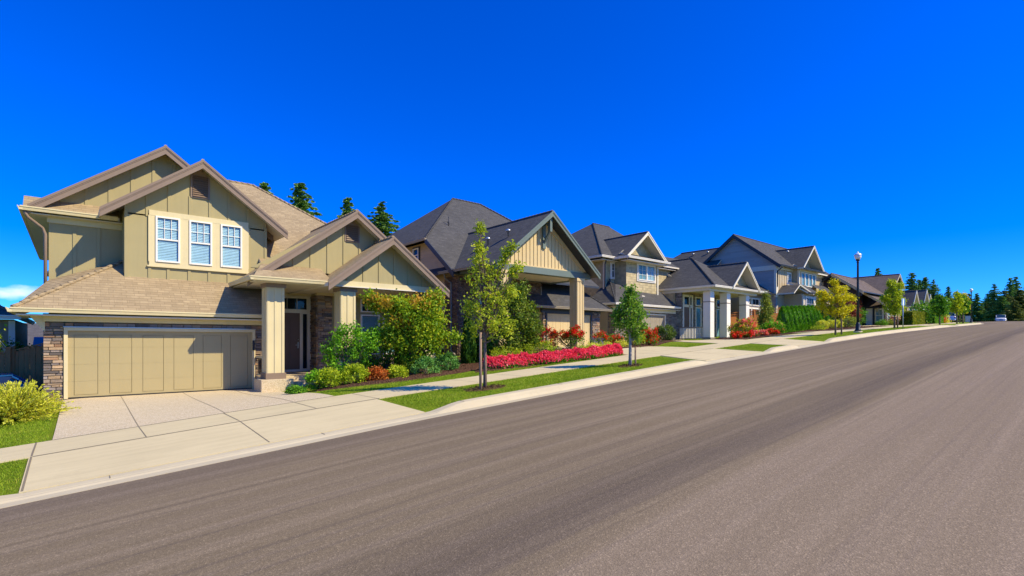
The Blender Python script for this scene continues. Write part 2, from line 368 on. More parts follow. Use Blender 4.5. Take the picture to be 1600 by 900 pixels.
# ------------------------------------------------------------------ the lie of the land (metres; z = 0 at eye height)
_t = [(-90,-9.6),(-30,-4.6),(-10,-2.88),(-.7,-2.07),(5.3,-1.56),(11,-1.17),(17.3,-.735),(22.6,-.43),(26.9,-.15),(34.6,.27),(39.7,.507),(52.6,1.03),(70,1.6),(100,2.43),(142,3.75),(160,3.95),(185,3.8),(260,1),(400,-8),(1000,-60)]
_gx = np.arange(-100, 1000, .25); _gz = np.interp(_gx, [a for a, _ in _t], [b for _, b in _t])
_k = np.exp(-(np.arange(-12, 13)*.25/1.2)**2/2); _k /= _k.sum(); _gz2 = np.convolve(np.pad(_gz, 12, mode='edge'), _k, mode='valid')
def hk(X): return np.interp(X, _gx, _gz2)
def off(X): X = np.asarray(X, float); return np.where(X > 50, .00156*(np.clip(X, 50, 320)-50)**2 + np.clip(X-320, 0, 9999)*.84, 0)
_p = [(-90,-9.4),(-30,-4.2),(-6,-2.7),(-2,-2.35),(-1.1,-1.85),(0,-1.74),(5.5,-1.74),(6.8,-1.5),(9,-1.3),(12,-1.0),(14,-.8),(17,-.5),(19.5,-.4),(24.5,-.36),(26.5,-.1),(33,0),(41,.35),(45,.8),(52,1.15),(60,1.5),(75,2.0),(100,2.75),(142,4.0),(185,4.1),(260,1.4),(400,-7.6),(1000,-59)]
def pad(X): return np.interp(X, [a for a, _ in _p], [b for _, b in _p])
# driveway openings along the kerb
DRV = [(-.45, 5.55), (17.0, 21.3), (24.8, 28.0), (56.5, 60)]
def sm(x): x = np.clip(x, 0, 1); return x*x*(3-2*x)
def Dd(X):
    X = np.asarray(X, float); d = np.zeros_like(X)
    for a, b in DRV: d = np.maximum(d, sm((X-a+1.0)/1.0)*sm((b+1.0-X)/1.0))
    return d
def roadz(X, v): return hk(X) + .11*(1-((v-3.8)/5.3)**2)
def G(X, v):
    """ground height at distance X along the street, v across it"""
    X = np.asarray(X, float); v = np.asarray(v, float); h = hk(X); D = Dd(X)
    verge = h+.135 - D*.115*np.clip((11.5-v)/2.1, 0, 1)
    z = np.where(v < 11.5, verge, h+.14)
    z = np.where(v > 13, (h+.14)*(1-sm((v-13)/6.0)) + pad(X)*sm((v-13)/6.0), z)
    z = np.where(v < 9.3, h-.25, z)
    z = np.where(v < -1.9, h+.1, z)
    return z
def GW(X, Y): return float(G(X, Y-float(off(X))))
def sheet(name, xs, vs, zf, mat, kind='structure', dz=0, thick=0, xmap=None, mats=None, label=None):
    """a draped sheet; xs, vs 1-D arrays; xmap bends the x of each row"""
    xs = np.asarray(xs, float); vs = np.asarray(vs, float)
    XX, VV = np.meshgrid(xs, vs)
    if xmap: XX = xmap(XX, VV)
    ZZ = zf(XX, VV)+dz; YY = VV+off(XX)
    ny, nx = XX.shape
    V = np.stack([XX, YY, ZZ], -1).reshape(-1, 3)
    i = np.arange(ny-1)[:, None]*nx+np.arange(nx-1)[None, :]; i = i.ravel()
    F = np.stack([i, i+1, i+nx+1, i+nx], -1)
    uvp = np.stack([XX, VV], -1).reshape(-1, 2)
    if thick:
        per = list(range(nx))+[r*nx+nx-1 for r in range(1, ny)]+[(ny-1)*nx+c for c in range(nx-2, -1, -1)]+[r*nx for r in range(ny-2, 0, -1)]
        low = V[per].copy(); low[:, 2] -= thick; n0 = len(V); V = np.vstack([V, low]); uvp = np.vstack([uvp, uvp[per]])
        q = len(per); k = np.arange(q); SF = np.stack([np.array(per), n0+k, n0+(k+1) % q, np.array(per)[(k+1) % q]], -1); F = np.vstack([F, SF])
    me = bpy.data.meshes.new(name); me.from_pydata(V.tolist(), [], F.tolist())
    me.materials.append(mat); u = me.uv_layers.new(name='UVMap')
    li = np.zeros(len(me.loops), dtype=np.int32); me.loops.foreach_get('vertex_index', li)
    u.data.foreach_set('uv', uvp[li].astype(np.float32).ravel())
    if not thick: me.polygons.foreach_set('use_smooth', [True]*len(F))
    o = bpy.data.objects.new(name, me); COL.objects.link(o); o['kind'] = kind
    if label: o['label'] = label
    return o
def ar(a, b, s): return np.linspace(a, b, max(2, int(round((b-a)/s))+1))
xs = np.concatenate([ar(-90, -10, 4)[:-1], ar(-10, 60, .4)[:-1], ar(60, 200, 3)[:-1], ar(200, 1000, 20)])
vs = np.concatenate([ar(-700, -12, 60)[:-1], ar(-12, -2.2, 1.4), [-1.88], ar(9.2, 9.4, .2), [9.5, 10, 10.5, 11, 11.5, 12.2, 13], ar(13.5, 20, .5)[1:], ar(22, 60, 4), ar(80, 900, 80)])
sheet('ground', xs, vs, G, K['lawn'])
sheet('road', xs, ar(-1.75, 9.0, .6), roadz, K['road'])
# gutter pan + kerb as one profile swept along the street (it dips at each driveway)
def kerb(name, xs, far=False):
    rows = []
    for x in xs:
        h = float(hk(x)); D = float(Dd(x)); top = h+.15-.125*D
        if far: prof = [(-1.70, h-.1-.02), (-1.78, h+.02), (-1.82, h+.14), (-1.95, h+.15), (-1.96, h-.1)]
        else: prof = [(8.88, roadz(x, 8.9)-.05), (8.88, roadz(x, 8.9)+.006), (9.14, h+.004), (9.19, h+.012+(top-h)*.35), (9.235, top-.008), (9.27, top), (9.43, top+.004), (9.44, h-.15)]
        rows.append([(x, v+float(off(x)), z) for v, z in prof])
    mb = MB(); n = len(rows[0]); V = [p for r in rows for p in r]; F = []
    for i in range(len(rows)-1):
        for j in range(n-1): F.append((i*n+j, (i+1)*n+j, (i+1)*n+j+1, i*n+j+1))
    mb.poly(V, F, 0)
    # dirt-dark joints across the kerb
    for xj in (np.arange(-24, 90, 3.05) if not far else []):
        h = float(hk(xj)); top = h+.155-.125*float(Dd(xj)); o_ = float(off(xj))
        mb.box(xj-.004, xj+.004, 9.255+o_, 9.435+o_, top, top+.004, 1)
    o = mb.build(name, [K['kerb'], K['joint']]); o['kind'] = 'structure'; return o
kx = np.concatenate([ar(-60, -10, 3)[:-1], ar(-10, 62, .25)[:-1], ar(62, 300, 3)])
kerb('kerb', kx); kerb('far_kerb', ar(-60, 300, 2), True)
sheet('pavement', np.concatenate([ar(-60, -10, 2)[:-1], ar(-10, 60, .5)[:-1], ar(60, 200, 3)]), [11.5, 12.25, 13.0], G, K['walk'], dz=.02, thick=.12)
# driveway aprons and driveways
def apron(x0, x1, a=0, b=0):
    def xm(X, V):
        f = (X-x0)/(x1-x0); g = (V-9.44)/2.05; return X + (1-f)*a*g + f*b*g
    sheet('driveway_apron', ar(x0, x1, .5), ar(9.44, 11.48, .34), G, K['walk'], dz=.021, thick=.1, xmap=xm)
apron(-.55, 5.62, 0, -.1); apron(17.0, 21.4, .3, -.1); apron(24.75, 28.05, 0, .25); apron(56.5, 60.5)
def drive(name, x0, x1, v1, X0, X1, mat, v0=13.02):
    def xm(X, V):
        f = (X-x0)/(x1-x0); g = (V-v0)/(v1-v0); return x0+(X0-x0)*g + f*((x1-x0)*(1-g)+(X1-X0)*g)
    sheet(name, ar(x0, x1, .4), ar(v0, v1, .4), G, mat, dz=.022, thick=.1, xmap=xm)
drive('driveway', -.30, 5.1, 20.3, -.22, 5.35, K['agg'])
drive('driveway', 17.3, 21.7, 20.4, 18.6, 24.2, K['walk'])
drive('driveway', 24.6, 27.5, 21.4, 29.3, 34, K['walk'])
drive('driveway', 56.5, 61, 22, 57, 64, K['walk'])
sheet('garden_path', ar(37.2, 39.9, .5), ar(13.02, 18.4, .5), G, K['walk'], dz=.022, thick=.1)
# joints cut in the concrete (dark dirt-filled grooves)
jm = MB()
def joint(x0, v0, x1, v1, wd=.014, dz=.025):
    n = max(2, int(math.hypot(x1-x0, v1-v0)/.25)+1); L_ = math.hypot(x1-x0, v1-v0); nx, nv = -(v1-v0)/L_*wd/2, (x1-x0)/L_*wd/2
    for i in range(n-1):
        a, b = i/(n-1), (i+1)/(n-1); P = []
        for t, s in ((a, -1), (b, -1), (b, 1), (a, 1)):
            X = x0+(x1-x0)*t+s*nx; v = v0+(v1-v0)*t+s*nv; P.append((X, v+float(off(X)), float(G(X, v))+dz))
        jm.face(P)
joint(-.52, 9.46, -.52, 13.0, .026); joint(2.57, 9.46, 2.57, 13, .018); joint(5.55, 11.5, 5.55, 13)
joint(-.5, 11.49, 5.6, 11.49, .02); joint(-.4, 13.01, 5.2, 13.01, .025)
for x in (1.02, 4.1): joint(x, 11.5, x, 13, .014)
for x0, x1 in ((1.02, 1.12), (2.6, 2.75), (4.1, 4.25)): joint(x0, 13.05, x1, 20.0, .016)
for x in np.arange(7.1, 56, 1.55): joint(float(x), 11.5, float(x), 13, .014)
for x in np.arange(-2.1, -12, -1.55): joint(float(x), 11.5, float(x), 13, .014)
for x in (17.3, 19.3, 21.5, 24.8, 26.5): joint(x, 11.49, x+.1, 9.5, .016)
joint(17.3, 11.49, 21.3, 11.49, .016); joint(24.8, 11.49, 28, 11.49, .016)
for x0, x1 in ((19.3, 20.6), (21, 22.4), (26.5, 30)): joint(x0, 13.05, x1, 20, .016)
joint(17.8, 16, 22.4, 16, .016)
for y in (14.5, 16, 17.5): joint(37.3, y, 39.8, y, .014)
o = jm.build('pavement_joints', K['joint']); o['kind'] = 'structure'
# mulch beds
def bed(name, pts, hgt=.07, label=None):
    """closed outline in (X, v): low mound of bark mulch"""
    cx = sum(p[0] for p in pts)/len(pts); cv = sum(p[1] for p in pts)/len(pts); rng = random.Random(int(cx*100))
    rings = []; n = 0; dense = []
    for i in range(len(pts)):
        a, b = pts[i], pts[(i+1) % len(pts)]; m = max(1, int(math.hypot(a[0]-b[0], a[1]-b[1])/.3))
        for k in range(m): dense.append((a[0]+(b[0]-a[0])*k/m, a[1]+(b[1]-a[1])*k/m))
    n = len(dense); V = []
    for r, hh in ((1.0, 0.0), (.93, .6), (.75, .9), (.5, 1), (.25, 1), (.08, 1)):
        for (x, v) in dense:
            X = cx+(x-cx)*r+rng.uniform(-.02, .02); vv = cv+(v-cv)*r+rng.uniform(-.02, .02)
            V.append((X, vv+float(off(X)), float(G(X, vv))+.008+hgt*hh*rng.uniform(.7, 1.3)))
    F = [(r*n+j, r*n+(j+1) % n, (r+1)*n+(j+1) % n, (r+1)*n+j) for r in range(5) for j in range(n)]+[tuple(5*n+j for j in range(n))]
    mb = MB(); mb.poly(V, F, 0, None, True)
    for _ in range(int(n*9)):   # loose bark chips
        j = rng.randrange(n); r = math.sqrt(rng.random())*.98; X = cx+(dense[j][0]-cx)*r; vv = cv+(dense[j][1]-cv)*r
        a = rng.random()*6.3; s = rng.uniform(.015, .045); z = float(G(X, vv))+.03+hgt*(1 if r < .75 else (1-r)*3.2)
        mb.face([(X+s*math.cos(a), vv+s*math.sin(a)+float(off(X)), z), (X+.012*math.sin(a), vv-.012*math.cos(a)+float(off(X)), z+.02), (X-s*math.cos(a), vv-s*math.sin(a)+float(off(X)), z+.004), (X-.012*math.sin(a), vv+.012*math.cos(a)+float(off(X)), z-.004)])
    o = mb.build(name, K['mulch']); o['kind'] = 'structure'; return o
bed('mulch_bed', [(5.5, 15.6), (6.0, 14.9), (7.5, 14.3), (9.2, 14.3), (10.5, 14.7), (13, 15.3), (14.0, 17), (14, 20), (11.6, 21), (8.2, 21), (8.2, 17.8), (6.6, 17.5)], .10)
bed('mulch_bed', [(10.2, 13.9), (12.5, 13.55), (15, 13.3), (17.1, 13.15), (17.4, 14), (18.2, 17), (19, 18.0), (14, 20.3), (12.8, 18), (11, 15)], .08)
bed('mulch_bed', [(20.0, 15.6), (22.5, 15.7), (25.5, 16.8), (28.3, 17.2), (28.6, 21.0), (26.5, 21.4), (23.6, 19), (20.4, 17.6)], .08)
bed('mulch_bed', [(27.6, 13.3), (31, 13.2), (35.5, 13.3), (36.4, 15.5), (34.6, 17.6), (30.5, 16.8), (28.2, 15)], .06)
bed('mulch_bed', [(38.5, 13.6), (42, 13.2), (56, 13.2), (56, 17.6), (42, 18.5), (39.0, 18)], .06)
def ring(x, v, r=.5):
    bed('mulch_ring', [(x+r*math.cos(a)*1.25, v+r*math.sin(a)*.8) for a in [k*math.pi/6 for k in range(12)]], .02)
# grass blades on the lawns nearest the camera
def blades(name, regs, mat, seed=3):
    rng = np.random.default_rng(seed); P = []
    for (x0, x1, v0, v1, dens, f) in regs:
        n = int((x1-x0)*(v1-v0)*dens); X = rng.uniform(x0, x1, n); v = rng.uniform(v0, v1, n)
        if f is not None: k = f(X, v); X, v = X[k], v[k]
        P.append(np.stack([X, v], -1))
    P = np.concatenate(P); n = len(P); X, v = P[:, 0], P[:, 1]; Y = v+off(X); Z = G(X, v)
    a = rng.uniform(0, 2*np.pi, n); hh = rng.uniform(.022, .05, n); wd = rng.uniform(.003, .006, n); le = rng.normal(0, .018, (n, 2))
    A = np.stack([X+wd*np.cos(a), Y+wd*np.sin(a), Z-.002], -1); B = np.stack([X-wd*np.cos(a), Y-wd*np.sin(a), Z-.002], -1)
    C = np.stack([X+le[:, 0], Y+le[:, 1], Z+hh], -1)
    V = np.stack([A, B, C], 1).reshape(-1, 3)
    return fastmesh(name, V, 3, mat)
def fastmesh(name, V, k, mat, parent=None):
    n = len(V)//k; me = bpy.data.meshes.new(name); me.vertices.add(len(V)); me.vertices.foreach_set('co', V.astype(np.float32).ravel())
    me.loops.add(len(V)); me.loops.foreach_set('vertex_index', np.arange(len(V), dtype=np.int32))
    me.polygons.add(n); me.polygons.foreach_set('loop_start', np.arange(0, len(V), k, dtype=np.int32))
    me.update(calc_edges=True); me.validate(); me.materials.append(mat)
    o = bpy.data.objects.new(name, me); COL.objects.link(o)
    if parent: o.parent = parent
    return o
K['blade'] = leafmat('grass_blade', [(0, (.11,.19,.01)), (.45, (.24,.37,.016)), (.75, (.36,.44,.03)), (1, (.5,.42,.1))], .3)
inbed = lambda X, v: ~((v > 14.3+.0*X) & (X > 5.4))
def strip1(X, v):   # lawn strip between pavement and beds, house one and two
    lim = np.interp(X, [5.0, 6.0, 7.5, 9.5, 10.4, 12.5, 15, 17.0], [15.4, 14.9, 14.35, 14.35, 13.95, 13.6, 13.35, 13.2])
    return (v < lim+.08) & (X > 5.15+(v-13)*.12)
g = blades('lawn_grass', [(5.7, 16.9, 9.46, 11.46, 1900, lambda X, v: (X > 5.72-(v-9.5)*.05) & (X < 17.0+(v-9.5)*.15)),
   (5.1, 17.1, 13.04, 15.6, 1900, strip1), (-7, -.58, 9.46, 11.46, 1800, None), (-7, -.36, 13.04, 17.5, 1500, None),
   (21.5, 24.7, 9.46, 11.46, 900, None), (21.8, 24.6, 13.1, 15.6, 900, lambda X, v: (X > 21.75+(v-13)*.2)), (28.2, 50, 9.46, 11.4, 500, None), (29.8, 35, 13.05, 15.5, 500, None)], K['blade'])
g['kind'] = 'stuff'; g['label'] = 'short mown green grass of the verges and front lawns'; g['category'] = 'grass'
# ------------------------------------------------------------------ houses
class House:
    def __init__(s, name, x, y, z, label, cat='house', group=None):
        s.o = (x, y, z); s.e = empty(name, s.o, label, cat, group)
    def mb(s): return MB(s.o)
    def part(s, name, mb, mats, parent=None, label=None, bevel=0):
        if name in ('gutter', 'frieze_board', 'porch_slab', 'downpipe', 'corner_trim', 'fascia', 'porch_beam', 'base_trim', 'soffit', 'glazing_bar', 'porch_railing'):
            for q in mb.islands(): o = q.build(name, mats, parent or s.e, bevel=bevel)
            return o
        o = mb.build(name, mats, parent or s.e, bevel=bevel)
        if label: o['label'] = label
        return o
def rp(mb, pts, th=.11): mb.prism(pts, (0, 0, -th), 0, 1)
def cap_(mb, a, b, r=.055):
    a, b = Vector(a), Vector(b); n = max(1, int((b-a).length/.25))
    for i in range(n):      # overlapping ridge caps
        p, q = a.lerp(b, i/n), a.lerp(b, (i+1.12)/n); mb.tube([p+Vector((0, 0, .012)), q-Vector((0, 0, .012))], r, 5, 0)
def rake(mb, xa, za, xb, zb, y, h=.26, t=.045, m=0):
    mb.prism([(xa, y, za), (xb, y, zb), (xb, y, zb-h), (xa, y, za-h)], (0, t, 0), m)
    mb.prism([(xa, y-.03, za+.03), (xb, y-.03, zb+.03), (xb, y-.03, zb-.06), (xa, y-.03, za-.06)], (0, .03, 0), m)
    mb.prism([(xa, y-.015, za-.06), (xb, y-.015, zb-.06), (xb, y-.015, zb-.10), (xa, y-.015, za-.10)], (0, .015, 0), m)
def gable(H, rf, wl, xc, half, za, sl, yb, yr, wy, wz, bmat, bh=.26, step=.6, bw=.07, halfR=None, wm=0, vent=None, skirt_r=.03, battens=True, wx0=None, wx1=None):
    hr = halfR or half; xl, xr = xc-half, xc+hr; zl, zr = za-sl*half, za-sl*hr
    rp(rf, [(xl, yb, zl), (xc, yb, za), (xc, yr, za), (xl, yr, zl)]); rp(rf, [(xc, yb, za), (xr, yb, zr), (xr, yr, zr), (xc, yr, za)])
    cap_(rf, (xc, yb, za+.01), (xc, yr, za+.01))
    for a, b, c, d in ((xl, zl, xc, za), (xr, zr, xc, za)):
        m = H.mb(); e = .03
        rake(m, a, b-.0, c, d-.0, yb-.05, bh); H.part('barge_board', m, bmat)
    # gable wall under the roof
    if wy is not None:
        a, b = (xl+.25 if wx0 is None else wx0), (xr-.25 if wx1 is None else wx1); g = lambda x: za-.13-sl*abs(x-xc)
        pts = [(a, wy, max(g(a), wz+.01)), (xc, wy, g(xc)), (b, wy, max(g(b), wz+.01)), (b, wy, wz), (a, wy, wz)]
        wl.prism(pts, (0, .14, 0), wm)
        if battens:
            x = xc+step/2
            ks = [xc+step/2+k*step for k in range(-40, 40)]
            for x in ks:
                if a+.05 < x < b-.05 and g(x) > wz+.08:
                    if vent and abs(x-xc) < vent[0]/2+.04 and g(x) > vent[1]: zt = vent[1]-.03
                    else: zt = g(x)
                    if zt > wz: wl.prism([(x-bw/2, wy-.028, wz), (x-bw/2, wy-.028, min(zt, g(x-bw/2))), (x+bw/2, wy-.028, min(zt, g(x+bw/2))), (x+bw/2, wy-.028, wz)], (0, .028, 0), wm)
def battens(mb, x0, x1, y, z0, z1, step=.6, bw=.07, m=0, side=False):
    n = int((x1-x0)/step); s0 = (x1-x0-n*step)/2
    for k in range(n+1):
        x = x0+s0+k*step
        if x-bw/2 < x0 or x+bw/2 > x1: continue
        if side: mb.box(y-.022, y, x-bw/2, x+bw/2, z0, z1, m)
        else: mb.box(x-bw/2, x+bw/2, y-.028, y, z0, z1, m)
def window(H, a0, a1, z0, z1, p, face='front', cols=2, rows=2, sash=True, blind='blind', frame='white', trim=0, trimmat='cream', fw=.06, gridtop=True, name='window', slat=.055):
    """p = wall plane; front windows look towards the street (-y), side ones towards -x"""
    def bx(mb, u0, u1, d0, d1, w0, w1, m=0):
        if face == 'front': mb.box(u0, u1, p-d1, p-d0, w0, w1, m)
        else: mb.box(p-d1, p-d0, u0, u1, w0, w1, m)
    f = H.mb()
    bx(f, a0, a0+fw, .004, .09, z0, z1); bx(f, a1-fw, a1, .004, .09, z0, z1)
    bx(f, a0+fw, a1-fw, .004, .09, z1-fw, z1); bx(f, a0+fw, a1-fw, .004, .10, z0, z0+fw)
    zm = z0+(z1-z0)*.5
    if sash: bx(f, a0+fw, a1-fw, .03, .075, zm-.025, zm+.025)
    wo = H.part(name, f, K[frame])
    g0 = zm+.025 if (sash and gridtop) else z0+fw
    bars = H.mb(); bt = .008
    for i in range(1, cols):
        u = a0+fw+(a1-a0-2*fw)*i/cols; bx(bars, u-bt, u+bt, .042, .06, g0, z1-fw)
    for j in range(1, rows):
        zz = g0+(z1-fw-g0)*j/rows; bx(bars, a0+fw, a1-fw, .043, .059, zz-bt, zz+bt)
    if cols > 1 or rows > 1: H.part('glazing_bar', bars, K[frame], wo)
    g = H.mb(); bx(g, a0+fw, a1-fw, .034, .038, z0+fw, z1-fw); H.part('pane', g, K['glass'], wo)
    d = H.mb(); bx(d, a0+fw*.5, a1-fw*.5, .003, .006, z0+fw*.5, z1-fw*.5); H.part('dark_room', d, K['dark'], wo)
    if blind:
        b = H.mb(); z = z0+fw+.01
        while z < z1-fw-.02:
            if face == 'front': b.prism([(a0+fw, p-.010, z), (a0+fw, p-.012, z+slat*.92), (a0+fw, p-.028, z+slat*.1)], (a1-a0-2*fw, 0, 0))
            else: b.prism([(p-.010, a0+fw, z), (p-.012, a0+fw, z+slat*.92), (p-.028, a0+fw, z+slat*.1)], (0, a1-a0-2*fw, 0))
            z += slat
        H.part('blind', b, K[blind], wo)
    if trim:
        t = H.mb()
        bx(t, a0-trim, a0, .002, .05, z0-trim, z1+trim); bx(t, a1, a1+trim, .002, .05, z0-trim, z1+trim)
        bx(t, a0, a1, .002, .05, z1, z1+trim); bx(t, a0, a1, .002, .055, z0-trim, z0)
        H.part('window_trim', t, K[trimmat], wo)
    return wo
STN = [(.32,.23,.16), (.40,.30,.21), (.24,.19,.16), (.48,.35,.22), (.18,.15,.13), (.34,.28,.24), (.55,.38,.22), (.28,.24,.21), (.42,.25,.14)]
def stones(H, a0, a1, z0, z1, p, face='front', seed=1, pal=None, hmin=.05, hmax=.12, lmin=.12, lmax=.42, holes=()):
    """dry-stacked ledge stone: each stone its own depth and tone"""
    rng = random.Random(seed); mb = H.mb(); pal = pal or STN; z = z0
    def bx(u0, u1, d, w0, w1, c, m):
        if u1-u0 < .01: return
        j = [rng.uniform(-.006, .006) for _ in range(8)]
        v = [(u0, w0+j[0]), (u1, w0+j[1]), (u1, w1+j[2]), (u0, w1+j[3])]
        e = .008
        if face == 'front': P = [(u, p, w) for u, w in v]+[(min(max(u, u0+e), u1-e), p-d+j[4+i]*.9, min(max(w, w0+e), w1-e)) for i, (u, w) in enumerate(v)]
        else: P = [(p, u, w) for u, w in v]+[(p-d+j[4+i]*.9, min(max(u, u0+e), u1-e), min(max(w, w0+e), w1-e)) for i, (u, w) in enumerate(v)]
        fs = [(4, 5, 6, 7), (0, 1, 5, 4), (1, 2, 6, 5), (2, 3, 7, 6), (3, 0, 4, 7)]
        if face == 'side': fs = [tuple(reversed(f)) for f in fs]
        mb.poly(P, fs, m, c)
    while z < z1-.02:
        h = rng.uniform(hmin, hmax); h = min(h, z1-z)
        a = a0-rng.uniform(0, .15)
        while a < a1:
            l = rng.uniform(lmin, lmax); u0, u1 = max(a, a0), min(a+l, a1); a += l
            c = rng.choice(pal); k = rng.uniform(.75, 1.2); c = tuple(x*k for x in c)
            segs = [(u0, u1)]
            for (h0, h1, g0, g1) in holes:
                if z+h > g0 and z < g1:
                    ns = []
                    for s0, s1 in segs:
                        if s1 <= h0 or s0 >= h1: ns.append((s0, s1)); continue
                        if s0 < h0: ns.append((s0, h0))
                        if s1 > h1: ns.append((h1, s1))
                    segs = ns
            for s0, s1 in segs:
                if s1-s0 < .015: continue
                bx(s0+.003, s1-.003, rng.uniform(.02, .065), z+.003, z+h-.003, c, 0)
        z += h
    return H.part('stone_facing', mb, K['stone'])
def gutter(mb, p0, p1, h=.13, d=.12, m=0):
    """K-shaped gutter hung outside the eave line p0 - p1 (outside = right-hand side seen from above)"""
    a, b = Vector(p0), Vector(p1); t = (b-a).normalized(); n = Vector((t.y, -t.x, 0)).normalized()
    prof = [(0, .0), (0, -h), (d*.7, -h), (d*.85, -h*.45), (d, -h*.3), (d, .0), (d-.012, 0), (d-.012, -h*.2), (.015, -h*.2), (.015, 0)]
    mb.prism([a+n*u+Vector((0, 0, v)) for u, v in prof], b-a, m)
def column(H, x, y, z0, z1, wd, mat, capm, basem, bat=True, band=None):
    c = H.mb(); c.box(x, x+wd, y, y+wd, z0, z1)
    if bat:
        for u in (0.0, wd*.5-.045, wd-.08): c.box(x+u, x+u+.08, y-.022, y, z0+.2, z1-.12); c.box(x-.022, x, y+u, y+u+.08, z0+.2, z1-.12)
    o = H.part('column', c, mat)
    k = H.mb(); k.box(x-.05, x+wd+.05, y-.05, y+wd+.05, z1-.16, z1+.0); H.part('capital', k, capm, o)
    k = H.mb(); k.box(x-.05, x+wd+.05, y-.05, y+wd+.05, z0-.002, z0+.2); H.part('plinth', k, basem, o)
    if band: k = H.mb(); k.box(x-.02, x+wd+.02, y-.02, y+wd+.02, band, band+.06); H.part('band', k, capm, o)
    return o
def garage_door(H, x0, x1, z0, z1, y, n, mat, frame, rows=4, glass=False):
    d = H.mb(); d.box(x0, x1, y+.06, y+.1, z0, z1)
    hh = (z1-z0)/rows
    pw = (x1-x0)/n
    for r in range(rows):
        za, zb = z0+r*hh+.0015, z0+(r+1)*hh-.0015
        for k in range(n):
            xa = x0+k*pw; e = .17*pw
            d.box(xa, xa+e-.004, y+.045, y+.06, za, zb); d.box(xa+pw-e+.004, xa+pw, y+.045, y+.06, za, zb)
            lo = .09 if r == 0 else 0; hi = .12 if r == rows-1 else 0
            if lo: d.box(xa+e-.004, xa+pw-e+.004, y+.045, y+.06, za, za+lo)
            if hi: d.box(xa+e-.004, xa+pw-e+.004, y+.045, y+.06, zb-hi, zb)
            d.box(xa+e+.006, xa+pw-e-.006, y+.047, y+.06, za+(lo+.010 if lo else 0), zb-(hi+.010 if hi else 0))
    o = H.part('garage_door', d, mat)
    f = H.mb(); f.box(x0-.09, x0, y-.035, y+.1, z0, z1+.09); f.box(x1, x1+.09, y-.035, y+.1, z0, z1+.09); f.box(x0, x1, y-.035, y+.1, z1, z1+.09)
    H.part('door_frame', f, frame, o)
    s = H.mb(); s.box(x0+.01, x1-.01, y+.03, y+.05, z0-.005, z0+.035); H.part('bottom_seal', s, K['rub'], o)
    return o
def vents(H, spots):
    for (x, y, z) in spots:
        m = H.mb(); m.lathe([(.05, 0), (.05, .22), (.13, .23), (.13, .30), (.03, .36)], 10, 0, (x, y, z)); H.part('roof_vent', m, K['metal'])

# ---- house one: olive board-and-batten with the wide garage ---------------------------------
H1 = House('house', 5.5, 26, -1.7, 'nearest house in olive board and batten with tan shingle roof and six-panel garage door', 'house', 'houses along the street')
rf = H1.mb(); wl = H1.mb()
# garage block and main block
wl.box(-.62, 5.6, 20.06, 22.4, -1.9, .75); wl.box(-.60, 11.6, 22.35, 34.4, -1.9, 3.95)
# recessed upper wall, boards
battens(wl, -.60, 1.29, 22.35, .9, 4.0, .62, .09)
wl.box(1.29, 5.67, 21.26, 22.3, 1.9, 4.25)                                   # projecting bay with the triple window
for x in (1.33, 1.97-.0, 5.04, 5.63): wl.box(x-.045, x+.045, 21.232, 21.26, 1.9, 4.3)
for x in np.arange(2.5, 4.9, .62): wl.box(x-.045, x+.045, 21.232, 21.26, 1.9, 2.56)
battens(wl, 21.26, 22.3, 1.29, 1.9, 4.3, .6, .08, 0, True)
gable(H1, rf, wl, 3.456, 2.83, 6.28, .75, 20.76, 25.6, 21.26, 4.2, K['taupe'], .27, .62, .09, vent=(.55, 5.12), wx0=1.29, wx1=5.65)
gable(H1, rf, wl, 2.51, 3.6, 6.90, .75, 22.0, 27.2, 22.45, 3.9, K['taupe'], .27, .62, .09, wx0=-.6, wx1=5.9)
# pent roof under the rear gable, left
rp(rf, [(-1.19, 21.95, 4.14), (1.2, 21.95, 4.14), (1.2, 22.5, 4.6), (-1.19, 22.5, 4.6)])
rp(rf, [(-1.19, 21.95, 4.14), (-1.19, 34.9, 4.14), (-.5, 34.9, 4.6), (-.5, 22.3, 4.6)])
# long roof: front slope, back slope, right hip
rp(rf, [(2.4, 27, 7.45), (6.58, 27, 7.45), (12.1, 21.48, 3.31), (12.1, 19.8, 2.05), (5.4, 19.8, 2.05), (5.4, 22, 3.7), (2.4, 22, 3.7)])
rp(rf, [(6.58, 27, 7.45), (6.58, 29.3, 7.45), (12.1, 34.8, 3.31), (12.1, 21.48, 3.31)])
rp(rf, [(2.4, 29.3, 7.45), (6.58, 29.3, 7.45), (12.1, 34.8, 3.31), (-1.1, 34.8, 3.31)]); rp(rf, [(2.5, 27, 6.9), (2.5, 32, 5.4), (-1.19, 34.8, 4.1), (-1.19, 27, 4.15)])
rp(rf, [(2.4, 27, 7.45), (6.58, 27, 7.45), (6.58, 29.3, 7.45), (2.4, 29.3, 7.45)])
cap_(rf, (2.4, 27, 7.46), (6.58, 27, 7.46)); cap_(rf, (6.58, 27, 7.46), (12.1, 21.48, 3.33))
# garage roof with its hip
rp(rf, [(-1.27, 19.5, .89), (5.45, 19.5, .89), (5.45, 22.3, 2.85), (1.53, 22.3, 2.85)])
rp(rf, [(-1.27, 19.5, .89), (1.53, 22.3, 2.85), (-.6, 22.3, 2.85-.9), (-.62, 22.3, 1.2), (-1.27, 22.3, .89)])
cap_(rf, (-1.27, 19.5, .91), (1.53, 22.3, 2.87), .06)
